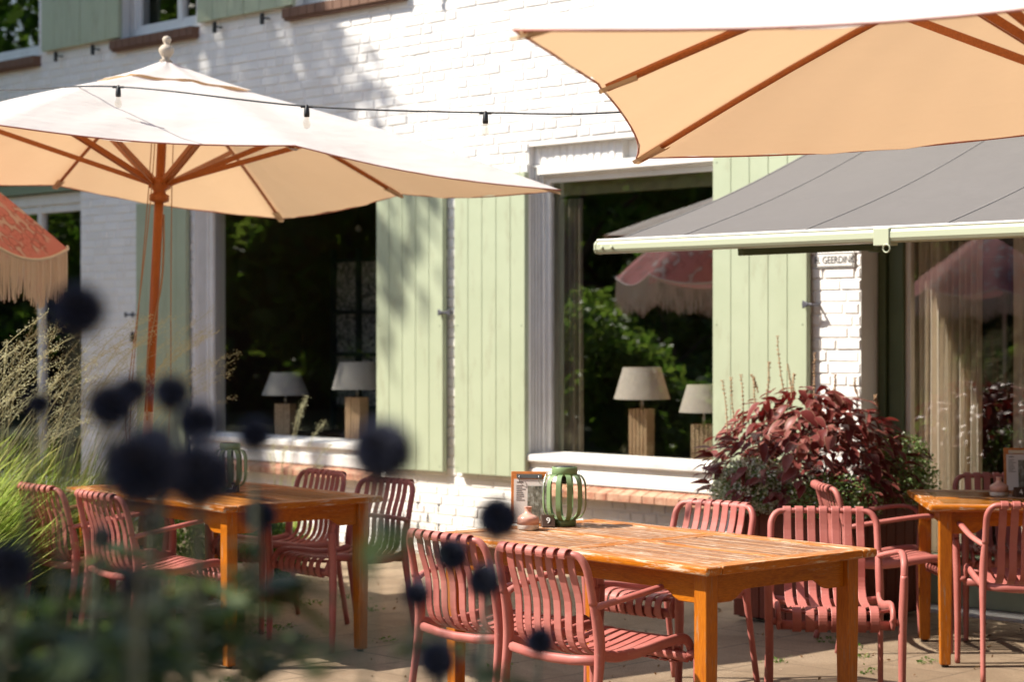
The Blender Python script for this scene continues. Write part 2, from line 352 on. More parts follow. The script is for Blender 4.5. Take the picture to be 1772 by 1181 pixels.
# ------------------------------------------------------------------ the house
house = thing('house', 'white painted brick house with pale green shutters behind the terrace', 'house', P0, WA)
DEP = .30
SC_L, SC_R = S(-70), S(140)
SA_L, SA_R = S(337), S(655)
SB_L, SB_R = S(914), S(1250)
SD_L, SD_R = S(1490), 6.9
U1_L, U1_R = S(-110), S(68)
U2_L, U2_R = S(207), S(340)
U3_L, U3_R = S(507), S(700)
OPEN = [ # s0, s1, z0, z1, depth
 (SC_L, SC_R, .12, 2.86), (SA_L, SA_R, .56, 2.64), (SB_L, SB_R, .56, 2.64), (SD_L, SD_R, .02, 2.62),
 (U1_L, U1_R, 3.96, 5.5), (U2_L, U2_R, 3.96, 5.5), (U3_L, U3_R, 3.96, 5.5)]
REC = [(S(915), S(1066), 2.64, 2.765, .06), (S(1066), SB_R, 2.64, 2.765, .12), (SA_L, SA_R, 2.64, 2.765, .06)]
WS0, WS1, WZ = -9.5, 8.2, 6.2
wb = MB()
xs = sorted({WS0, WS1} | {q for o in OPEN for q in o[:2]} | {q for o in REC for q in o[:2]})
zs = sorted({-.05, WZ} | {q for o in OPEN for q in o[2:4]} | {q for o in REC for q in o[2:4]})
def inside(x, z, lst):
    for o in lst:
        if o[0] < x < o[1] and o[2] < z < o[3]: return o
    return None
def quad(mb, a, b, c_, d_): mb.add([a, b, c_, d_], [(0,1,2,3)])
dep = {}
for i in range(len(xs)-1):
    for j in range(len(zs)-1):
        x, z = (xs[i]+xs[i+1])/2, (zs[j]+zs[j+1])/2
        if inside(x, z, OPEN): dep[i, j] = DEP
        else:
            r_ = inside(x, z, REC); dep[i, j] = r_[4] if r_ else 0.0
for (i, j), y in dep.items():
    x0, x1, z0, z1 = xs[i], xs[i+1], zs[j], zs[j+1]
    if y < DEP: quad(wb, (x0,y,z0), (x1,y,z0), (x1,y,z1), (x0,y,z1)); quad(wb, (x1,DEP,z0), (x0,DEP,z0), (x0,DEP,z1), (x1,DEP,z1))
    for di, dj in ((1,0), (0,1)):
        o = dep.get((i+di, j+dj))
        if o is None or abs(o-y) < 1e-6: continue
        ya, yb = min(o, y), max(o, y)
        if di: quad(wb, (x1,ya,z0), (x1,yb,z0), (x1,yb,z1), (x1,ya,z1))
        else: quad(wb, (x0,ya,z1), (x1,ya,z1), (x1,yb,z1), (x0,yb,z1))
joint = wb.build('wall', M_MORTAR, house)
# bricks standing proud of the joints, one mesh
CO, BH = .068, .059
Vb, Kb = [], []
def brick(x0, x1, z0, z1, y=0.0):
    if x1 - x0 < .03 or z1 - z0 < .02: return
    j = RNG.uniform(-.0022, .0022, 8); t = .0056 + RNG.uniform(-.0018, .0034); bv = .006; k = RNG.random()
    o = [(x0+j[0], y+.001, z0+j[1]), (x1+j[2], y+.001, z0+j[3]), (x1+j[4], y+.001, z1+j[5]), (x0+j[6], y+.001, z1+j[7])]
    tl = RNG.uniform(-.0015, .0015, 4)
    q = [(o[0][0]+bv, y-t+tl[0], o[0][2]+bv), (o[1][0]-bv, y-t+tl[1], o[1][2]+bv), (o[2][0]-bv, y-t+tl[2], o[2][2]-bv), (o[3][0]+bv, y-t+tl[3], o[3][2]-bv)]
    for f in ((q[0],q[1],q[2],q[3]), (o[0],o[1],q[1],q[0]), (o[1],o[2],q[2],q[1]), (o[2],o[3],q[3],q[2]), (o[3],o[0],q[0],q[3])):
        Vb.extend(f); Kb.extend([k]*4)
row = 0; z = .012
while z < WZ-.07:
    x = WS0 - random.random()*.2; z0, z1 = z, z+BH
    while x < WS1:
        L = .206 if random.random() > .36 else .098
        if row % 3 == 0 and random.random() > .6: L = .098
        a0, a1 = x, x+L
        # clip by openings / recesses
        segs = [(a0, a1)]
        for o in list(OPEN) + [r_[:4] for r_ in REC]:
            if o[2] < z1-.012 and o[3] > z0+.012:
                ns = []
                for p, q in segs:
                    if q <= o[0] or p >= o[1]: ns.append((p, q))
                    else:
                        if p < o[0]: ns.append((p, o[0]-.001))
                        if q > o[1]: ns.append((o[1]+.001, q))
                segs = ns
        for p, q in segs: brick(p, q, z0, z1)
        x += L + .0095
    z += CO; row += 1
for r_ in REC:      # soldier course in the recesses over the windows
    x = r_[0]+.003
    while x < r_[1]-.05: brick(x, x+.05, r_[2]+.006, r_[3]-.006, r_[4]); x += .0595
bo = np_mesh('brickwork', np.array(Vb), 4, M_BRICK, house, Kb)
# weep slots near the foot of the wall
ws = MB()
for px, py in ((724,875), (760,880), (741,897), (724,913), (760,914), (700,893)):
    s_ = S(px); z_ = ZW(px, py); ws.box(s_-.006, s_+.006, -.0095, -.003, z_-.028, z_+.028)
ws.build('weep_slot', M_BLACK, house)
# rooms behind the windows
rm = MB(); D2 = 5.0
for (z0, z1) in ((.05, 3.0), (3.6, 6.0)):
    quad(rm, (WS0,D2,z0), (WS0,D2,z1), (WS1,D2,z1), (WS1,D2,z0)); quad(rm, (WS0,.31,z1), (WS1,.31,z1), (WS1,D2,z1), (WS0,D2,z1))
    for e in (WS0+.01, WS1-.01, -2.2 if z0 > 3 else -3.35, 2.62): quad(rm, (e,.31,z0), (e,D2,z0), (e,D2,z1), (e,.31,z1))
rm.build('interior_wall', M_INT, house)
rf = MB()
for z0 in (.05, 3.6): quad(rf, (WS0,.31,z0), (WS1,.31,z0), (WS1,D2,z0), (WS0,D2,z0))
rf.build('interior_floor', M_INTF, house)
# outer shell and roof so that the house is closed
sh = MB(); 
quad(sh, (WS0,0,0), (WS0,6,0), (WS0,6,WZ), (WS0,0,WZ)); quad(sh, (WS1,0,0), (WS1,0,WZ), (WS1,6,WZ), (WS1,6,0)); quad(sh, (WS0,6,0), (WS1,6,0), (WS1,6,WZ), (WS0,6,WZ))
sh.build('side_wall', M_MORTAR, house)
rr = MB().prism([(WS0-.3,-.35,WZ), (WS0-.3,6.35,WZ), (WS0-.3,3,WZ+2.6)], (WS1-WS0+.6, 0, 0)).build('roof', M_BROWN, house)

def frame_window(s0, s1, z0, z1, y, fw=.07, bars=(), hbars=(), steps=True, mat_=None, sillz=None, label=None, deep=.075, glass=None):
    mm = mat_ or M_WHITE; f = MB()
    f.box(s0+.002, s0+fw, y, y+deep, z0, z1); f.box(s1-fw, s1-.002, y, y+deep, z0, z1)
    f.box(s0+fw, s1-fw, y, y+deep, z1-fw, z1-.002); f.box(s0+fw, s1-fw, y, y+deep, z0+.002, z0+fw)
    if steps:   # inner casement, set back
        a, b, c_, e = s0+fw, s1-fw, z0+fw, z1-fw; q = .035
        f.box(a, a+q, y+.02, y+deep-.01, c_, e); f.box(b-q, b, y+.02, y+deep-.01, c_, e)
        f.box(a+q, b-q, y+.02, y+deep-.01, e-q, e); f.box(a+q, b-q, y+.02, y+deep-.01, c_, c_+q)
    for x in bars: f.box(x-.03, x+.03, y+.008, y+deep-.005, z0+fw, z1-fw)
    for z_ in hbars: f.box(s0+fw, s1-fw, y+.012, y+deep-.007, z_-.02, z_+.02)
    o = f.build('window', mm, house, .004)
    if label: o['label'] = label
    p = MB(); yy = y+.045; quad(p, (s0+fw-.01,yy,z0+fw-.01), (s1-fw+.01,yy,z0+fw-.01), (s1-fw+.01,yy,z1-fw+.01), (s0+fw-.01,yy,z1-fw+.01))
    p.build('pane', glass or M_GLASS, o); return o
def lining(s0, s1, z0, z1, y1, parent, steps=3):
    """profiled white jamb lining inside the brick reveal, both sides and head"""
    m = MB(); t = .012
    for k in range(steps):
        ya, yb = .03 + (y1-.03)*k/steps, .03 + (y1-.03)*(k+1)/steps-.004; e = t*(k+1)
        m.box(s0+.001, s0+e, ya, yb, z0, z1); m.box(s1-e, s1-.001, ya, yb, z0, z1); m.box(s0+e, s1-e, ya, yb, z1-e, z1-.001)
    return m.build('frame', M_WHITE, parent)
def sill(s0, s1, ztop, parent, brick_z=.545, with_brick=True):
    m = MB()
    pf = [(.16,ztop+.012), (-.035,ztop-.008), (-.045,ztop-.014), (-.045,ztop-.05), (-.012,ztop-.056), (-.012,ztop-.10), (-.026,ztop-.104), (-.03,brick_z+.02), (.16,brick_z+.02)]
    m.prism([(s0-.0, y, z_) for y, z_ in pf], (s1-s0, 0, 0)); m.build('sill', M_WHITE, parent, .004)
    if with_brick:
        b = MB(); x = s0-.02; k = 0
        while x < s1+.02:
            e = min(x+.098, s1+.03); j = random.uniform(-.003, .003)
            b.prism([(x, -.105+j, brick_z-.062), (x, -.105+j, brick_z-.018), (x, -.0, brick_z+.018), (x, .02, brick_z+.018), (x, .02, brick_z-.062)], (e-x-.006, 0, 0))
            for _ in range(10): b.a[-1-_] = random.random()
            x = e; k += 1
        o = b.build('brick_sill', M_TILE, parent)
        return o
YG = .08
for nm, (s0, s1) in (('A', (SA_L, SA_R)), ('B', (SB_L, SB_R))):
    wn = frame_window(s0, s1, .60, 2.62, YG, .06, glass=M_GLASS2 if nm == 'A' else M_GLASS, label='wide window with lamps and nearly black glass beside the red-brown parasol pole' if nm == 'A' else 'wide window reflecting green trees and a pink parasol')
    lining(s0, s1, .60, 2.64, YG, wn)
    hb = MB(); hb.box(s0+.05, s1-.05, .03, YG-.003, 2.575, 2.632); hb.build('head_box', M_WHITE, wn, .004)
    sill(s0+(.0 if nm == 'A' else .02), s1-.01, .745, wn)
# inner blind box seen through the glass of window B
wn = frame_window(SC_L, SC_R, .14, 2.76, YG, .10, bars=((S(53)),), hbars=(ZW(90,362),), glass=M_GLASS2, label='tall narrow window behind the pink parasol')
bd = MB(); bd.box(SC_L+.01, SC_R-.01, .02, YG-.01, 2.765, 2.855); bd.build('board', M_SHUTB, wn)
for s0, s1, br_, lb in ((U1_L, U1_R, (), 'upper window at the top left edge'), (U2_L, U2_R, (S(292),), 'upper window with a bar in the middle'), (U3_L, U3_R, (S(600),), 'upper window above the blank brick wall')):
    wn = frame_window(s0, s1, 3.965, 5.49, .10, .085, bars=br_, glass=M_GLASS2, label=lb)
    b = MB(); x = s0-.04
    while x < s1+.04:
        e = min(x+.098, s1+.05); b.box(x, e-.007, -.075, .1, 3.885, 3.955, a=random.random()); x = e
    b.build('brick_sill', M_BROWN, wn); q = MB(); q.box(s0-.03, s1+.04, -.06, .1, 3.865, 3.884); q.build('joint', M_BROWN, wn)  # brown darkened for the shade the sills show from below
# glazed bay on the right: green frame, tall panes
gd = MB(); fy = .20
gd.box(SD_L+.005, SD_L+.055, fy-.04, fy+.06, .11, 2.60); gd.box(SD_L+.06, SD_L+.155, fy-.015, fy+.06, .11, 2.60)
gd.box(SD_L+.155, SD_R, fy-.01, fy+.06, 2.52, 2.60); gd.box(SD_L+.155, SD_R, fy-.01, fy+.06, .11, .30)
gd.box(S(1800)-.03, S(1800)+.04, fy, fy+.06, .3, 2.52); gd.box(SD_L+.155, SD_R, fy-.03, fy-.011, .255, .30)
gdo = gd.build('glazed_door', M_DGREEN, house, .004)
kb = MB(); kb.box(SD_L+.157, SD_R, fy-.022, fy-.0115, .025, .250); kb.build('kick_board', M_SHUT, gdo, .003)
gi = MB(); gi.box(SD_L+.156, SD_L+.19, fy+.01, fy+.05, .30, 2.52); gi.box(S(1800)-.065, S(1800)-.031, fy+.01, fy+.05, .3, 2.52); gi.build('inner_frame', M_WHITEG, gdo)
p = MB(); quad(p, (SD_L+.15,fy+.03,.29), (SD_R,fy+.03,.29), (SD_R,fy+.03,2.53), (SD_L+.15,fy+.03,2.53)); p.build('pane', M_GLASS3, gdo)
# shutters
def shutter(s0, s1, z0, z1, boards, label, hooks=True, hookside=1):
    w_ = (s1-s0)/boards; m = MB(); T = .038; y0 = -.065
    m.box(s0, s1, y0+.006, y0+T, z0, z1)
    for k in range(boards): m.box(s0+k*w_+.0018, s0+(k+1)*w_-.0018, y0, y0+.012, z0+.001, z1-.001)
    o = m.build('shutter', M_SHUT, house, .0012, 1); o['label'] = label
    sc2 = MB()
    for x_ in (s0+.03, s1-.03):
        for z_ in (z0+.035, z0+1.0, z1-.035): sc2.lathe([(0,0), (.006,0), (.005,.002), (0,.0025)], 8, M=Matrix.Translation((x_, y0, z_)) @ Matrix.Rotation(R(90), 4, 'X'))
    sc2.build('screws', M_SHUTB, o)
    h = MB()
    for z_ in (z0+.25, z1-.25): h.box((s0 if hookside > 0 else s1)-.0, (s0+.1 if hookside > 0 else s1-.1), y0+T, -.008, z_-.02, z_+.02)
    h.build('hinge', M_BLACK, o)
    return o
shutter(S(247), S(333), .585, 2.59, 5, 'shaded green shutter behind the red-brown parasol pole')
shutter(S(651, .065), S(766, .065), .585, 2.59, 5, 'green shutter crossed by soft tree shadow')
shutter(S(786, .065), S(908, .065), .585, 2.59, 5, 'fully sunlit green shutter beside the window with the reflected trees')
shutter(S(1233, .065), S(1396, .065), .585, 2.59, 5, 'green shutter above the red coleus planter')
for a, b, l_ in ((72,138,'left of the shaded upper pair of shutters'), (139,205,'right of the shaded upper pair of shutters'), (341,421,'left of the sunlit upper pair of shutters'), (422,505,'right of the sunlit upper pair of shutters')):
    shutter(S(a, .065), S(b, .065), 3.975, 5.6, 3, l_)
# iron shutter hooks
def hook(s_, z_, big=True, both=True):
    m = MB()
    if big:
        m.bar((s_, .0, z_), (s_, -.085, z_), .012, .012)
        m.bar((s_-.045 if both else s_-.055, -.078, z_), (s_+.05 if both else s_, -.078, z_), .010, .014, (0,0,1))
        for sg in ((-1, 1) if both else (-1,)):
            m.prism([(s_+sg*.02, -.088, z_-.006), (s_+sg*.058, -.088, z_-.024), (s_+sg*.062, -.088, z_), (s_+sg*.058, -.088, z_+.024), (s_+sg*.02, -.088, z_+.006)], (0, .012, 0))
    else:
        m.bar((s_, .0, z_), (s_, -.07, z_), .012, .012); m.box(s_-.012, s_+.012, -.09, -.065, z_-.05, z_+.035)
    return m.build('shutter_hook', M_GREY if big else M_BLACK, house, .002)
hook(S(769, .08), ZW(769, 541, .08)); hook(S(1404, .08), ZW(1404, 527, .08), True, False); hook(S(229, .05), ZW(229, 545, .05), True, True)
for px, py in ((98,95), (162,83), (373,36), (455,22), (745,5), (868,-12)): hook(S(px, .07), 3.915, False)
ob = MB(); s_ = S(229, .02); z_ = ZW(229, 585); ob.prism([(s_-.02,-.03,z_-.03), (s_+.02,-.03,z_-.035), (s_+.025,-.03,z_), (s_,-.03,z_+.05), (s_-.02,-.03,z_+.01)], (0,.03,0)); ob.build('bracket', M_BLACK, house)

# name plate under the awning
pl = thing('name_plate', 'small white name plate with lettering on the brick strip under the awning', 'sign', wall_pt(S(1447), .012, ZW(1447, 450)), WA)
MB().box(-.133, .133, -.006, .006, -.045, .045).build('plate', M_WHITE, pl, .003)
bd = MB(); 
for z_ in (-.038, .036): bd.box(-.126, .126, -.0085, -.006, z_, z_+.003)
for x_ in (-.126, .123): bd.box(x_, x_+.003, -.0085, -.006, -.038, .036)
bd.build('border', M_BLACK, pl)
def text(name, s, size, loc, rot, m, parent, sx=1.0):
    cu = bpy.data.curves.new(name, 'FONT'); cu.body = s; cu.size = size; cu.align_x = 'CENTER'; cu.align_y = 'CENTER'; cu.extrude = .0006
    o = bpy.data.objects.new(name, cu); C.objects.link(o); o.location = loc; o.rotation_euler = rot; o.scale = (sx, 1, 1); cu.materials.append(m); o.parent = parent
    dg = bpy.context.evaluated_depsgraph_get(); me = bpy.data.meshes.new_from_object(o.evaluated_get(dg)); q = bpy.data.objects.new(name, me); C.objects.link(q)
    q.location = loc; q.rotation_euler = rot; q.scale = (sx, 1, 1); q.parent = parent; bpy.data.objects.remove(o); bpy.data.curves.remove(cu); q.name = name; return q
text('lettering', 'H. GEERDINK', .058, (0, -.0075, -.002), (PI/2, 0, 0), M_BLACK, pl, .8)

# ------------------------------------------------------------------ awning
aw = thing('awning', 'grey fabric awning with a pale green front bar over the glazed doors', 'awning', P0, WA)
A0 = S(1429); AL = 4.9; BZ = 1.965; BY = -1.92; TZ = 2.60
f = MB(); nx, ny = 24, 14; vs_ = []
for j in range(ny+1):
    t = j/ny
    for i in range(nx+1):
        x = A0+.03 + (AL-.06)*i/nx; sg = -.035*math.sin(PI*t)
        vs_.append((x, -.10+(BY+.10+.03)*t, TZ+(BZ+.03-TZ)*t+sg))
f.add(vs_, [(j*(nx+1)+i, j*(nx+1)+i+1, (j+1)*(nx+1)+i+1, (j+1)*(nx+1)+i) for j in range(ny) for i in range(nx)], 0, True)
f.build('canopy', M_AWN, aw)
sm_ = MB()
for e in (.02, .42, 1.15, 1.9, 2.65, 3.4):
    sm_.tube([(A0+.03+e, -.10+(BY+.13)*t, TZ+(BZ+.03-TZ)*t-.035*math.sin(PI*t)+.001) for t in [k/28 for k in range(29)]], .004, 5)
sm_.build('seam', m_cloth('grey_seam', (.24,.225,.215), (.1,.1,.1), .05), aw)
bp = [(-.028,-.031), (-.038,-.013), (-.038,.012), (-.026,.028), (.018,.036), (.03,.02), (.03,-.024), (.01,-.034)]
b = MB().prism([(A0-.01, BY+y, BZ+z_) for y, z_ in bp], (AL, 0, 0)); b.build('front_bar', M_AWNBAR, aw, .006, 3)
ls = MB().tube([(A0-.01, BY-.024, BZ+.034), (A0+AL, BY-.024, BZ+.034)], .006, 8); ls.build('piping', M_WHITE, aw)
e_ = MB().prism([(A0-.022, BY+y*1.05, BZ+z_*1.05) for y, z_ in bp], (.012, 0, 0)); 
for q in (.035, .10): e_.lathe([(0,0), (.009,0), (.009,.006), (0,.007)], 10, M=Matrix.Translation((A0+q, BY-.0405, BZ-.004)) @ Matrix.Rotation(R(90), 4, 'X'))
e_.build('end_cap', M_AWNBAR, aw, .002)
ca = MB(); ca.box(A0-.03, A0+AL+.02, -.17, -.01, TZ-.03, TZ+.10); ca.build('cassette', M_AWNBAR, aw, .02, 4)
s1_ = S(1285, 1.85); s2_ = S(1523, 1.05)
ar = MB(); ar.bar((s1_, BY+.05, BZ-.040), (s2_, -1.10, BZ+.002), .045, .05); ar.bar((s2_, -1.10, BZ+.002), (A0+.55, -.12, TZ-.05), .045, .055); ar.lathe([(.032,-.035), (.034,0), (.032,.035)], 16, (s2_, -1.10, BZ+.002))
ar.build('folding_arm', M_DGREEN, aw, .006)
cl_ = MB(); sc_ = S(1525, 1.96); cl_.box(sc_-.04, sc_+.04, BY-.044, BY+.03, BZ-.046, BZ+.030); cl_.tube([(sc_+.03+.018*math.cos(a), BY-.045, BZ-.06+.018*math.sin(a)) for a in [k*PI/5 for k in range(10)]], .004, 6, (0,1,0), closed=True)
cl_.build('arm_clamp', M_AWNBAR, aw, .008)

# ------------------------------------------------------------------ things behind the glass
M_MOS = mat('wood_chip_block', (.5,.35,.2), .7); n = N(M_MOS); vo = n.n('ShaderNodeTexVoronoi'); vo.feature = 'DISTANCE_TO_EDGE'; vo.inputs['Scale'].default_value = 55; n.l(n.co(), vo.inputs['Vector']); n.base(n.ramp(vo.outputs[0], [(.0,(.12,.06,.03)), (.08,(.62,.43,.26)), (.5,(.7,.52,.34))]))
def lamp(px, out, base_py, top_py, hb, ht, rb, rt, bw, smat, label, yaw=.3, bm=None):
    s_ = S(px, out); p = wall_pt(s_, out); dz = p.y/FP; zb = .70
    t = thing('table_lamp', label, 'lamp', (p.x, p.y, zb), WA+yaw, 'table lamps in the windows')
    zt = H - (base_py-HY)*dz - zb; z1_ = H-(hb-HY)*dz-zb; z2_ = H-(ht-HY)*dz-zb
    m = MB(); k = 5
    for i in range(k): m.box(-bw/2+i*bw/k, -bw/2+(i+1)*bw/k-.005, -bw/2+random.uniform(0,.004), bw/2, 0, zt)
    m.build('base', bm or M_BLOCK, t)
    MB().lathe([(.012,zt), (.012,zt+.04), (.006,zt+.05), (.006,z1_+.1)], 10).build('stem', M_METAL, t)
    sh_ = MB(); n_ = 32; pts = [(rb*dz/2, z1_), (rt*dz/2, z2_)]
    vs_ = [V(r*math.cos(2*PI*k/n_), r*math.sin(2*PI*k/n_), z_) for r, z_ in pts for k in range(n_)]
    sh_.add(vs_, [(k, (k+1) % n_, n_+(k+1) % n_, n_+k) for k in range(n_)], 0, True); sh_.build('shade', smat, t)
    return t
lamp(1111, -.33, 708, 0, 691, 636, 98, 66, .13, M_SHADE, 'lamp with cream shade and striped wooden base in the window with reflected trees')
lamp(1218, -.33, 735, 0, 714, 666, 86, 58, .14, M_SHADE, 'lamp with cream shade half hidden by the shutter above the coleus', .5, M_MOS)
lamp(494, -.36, 699, 0, 684, 645, 82, 50, .13, M_SHADEG, 'low lamp with grey shade alone in the middle of the dark window', .5, M_MOS)
lamp(618, -.36, 688, 0, 674, 627, 88, 62, .13, M_SHADEG, 'grey shaded lamp next to the potted palm in the dark window')
ls_ = MB(); ls_.box(SA_L+.0, SA_R, .165, .60, .66, .70); ls_.box(SB_L, SB_R, .165, .60, .66, .70); ls_.build('window_board', M_WHITEG, house)
def curtain(name, s0, s1, y, z0, z1, m_, label, waves=9, amp=.03):
    m = MB(); nn = waves*8; vs_ = []
    for zz in (z0, (z0+z1)/2, z1):
        for i in range(nn+1):
            ph = i/nn*waves*2*PI; vs_.append((s0+(s1-s0)*i/nn + .008*math.sin(ph*.37), y+amp*math.sin(ph)+amp*.4*math.sin(ph*.43+zz), zz))
    m.add(vs_, [(r_*(nn+1)+i, r_*(nn+1)+i+1, (r_+1)*(nn+1)+i+1, (r_+1)*(nn+1)+i) for r_ in range(2) for i in range(nn)], 0, True)
    o = m.build(name, m_); o.location = P0; o.rotation_euler = (0, 0, WA); return tag(o, label, 'curtain', 'curtains behind the glass')
curtain('curtain', SB_L+.07, SB_L+.30, .21, .72, 2.42, M_CURT, 'olive beige curtain gathered at the left edge of the window with reflected trees', 5, .03)
rb_ = MB(); rb_.box(SB_L+.06, SB_R-.05, .17, .24, 2.44, 2.55); o = rb_.build('roller_blind', mat('olive_blind', (.26,.22,.10), .8)); o.location = P0; o.rotation_euler = (0,0,WA); tag(o, 'rolled up olive blind across the top of the window with reflected trees', 'blind')
curtain('curtain', S(1565,-.3), S(1640,-.3), .30, .28, 2.5, M_SHEER, 'sheer net curtain against the green post of the glazed door', 7, .025)
curtain('curtain', S(1636,-.3), S(1700,-.3), .30, .28, 2.5, M_CURT2, 'beige curtain with a bright edge in the middle of the glazed door', 6, .04)
curtain('curtain', S(1752,-.3), S(1950,-.3), .30, .28, 2.5, M_SHEER, 'sheer net curtain at the right edge of the photo', 8, .03)
# dark picture behind the curtains, cabinet with patterned panes, pendant bulbs, side table, palm
o = MB().box(S(1702,-1.3), S(1745,-1.3), 1.3, 1.33, .95, 2.0).build('picture', M_BLACK); o.location = P0; o.rotation_euler = (0,0,WA); tag(o, 'tall black picture hanging behind the door curtains', 'picture')
cb = thing('glazed_screen', 'dark framed glazed screen with patterned panes inside the dark window', 'screen', P0, WA)
f = MB(); a, b_ = S(577,-1.6), S(700,-1.6); zz = [H-(y-HY)*(P0.y+U.y*a+.71*1.6)/FP for y in (760, 703, 613, 541, 452, 440)]; y = 1.6
for x in (a, a+.33, a+.74): f.box(x-.02, x+.02, y-.02, y+.02, .06, zz[-1]+.04)
for z_ in (zz[1], zz[2], zz[3], zz[4]): f.box(a, b_, y-.015, y+.015, z_-.015, z_+.015)
f.build('frame', M_BLACK, cb)
q = MB(); q.box(a+.01, b_-.01, y+.022, y+.028, zz[1], zz[4]); q.build('patterned_pane', M_PATTERN, cb)
for px, py, m_, lb in ((452,438,M_BULBLIT,'glowing warm pendant bulb inside the dark window'), (620,396,M_WHITE,'unlit round white pendant globe at the top right of the dark window')):
    p = wall_pt(S(px,-2.0), -2.0); z_ = H-(py-HY)*p.y/FP; t = thing('pendant_lamp', lb, 'lamp', (p.x, p.y, z_), 0)
    MB().lathe([(0,-.028), (.02,-.02), (.029,0), (.02,.02), (.008,.034), (0,.036)], 16).build('bulb', m_, t)
    MB().tube([(0,0,.034), (0,0,2.98-z_)], .003, 6).build('cord', M_BLACK, t)
t = thing('side_table', 'small wooden table standing inside the dark window', 'table', wall_pt(S(585,-1.0), -1.0), WA)
MB().box(-.35,.35,-.2,.2,.70,.73).build('tabletop', M_DARKW, t)
for x in (-.32,.32):
    for y in (-.17,.17): MB().box(x-.02,x+.02,y-.02,y+.02,.05,.70).build('leg', M_BOARD, t)

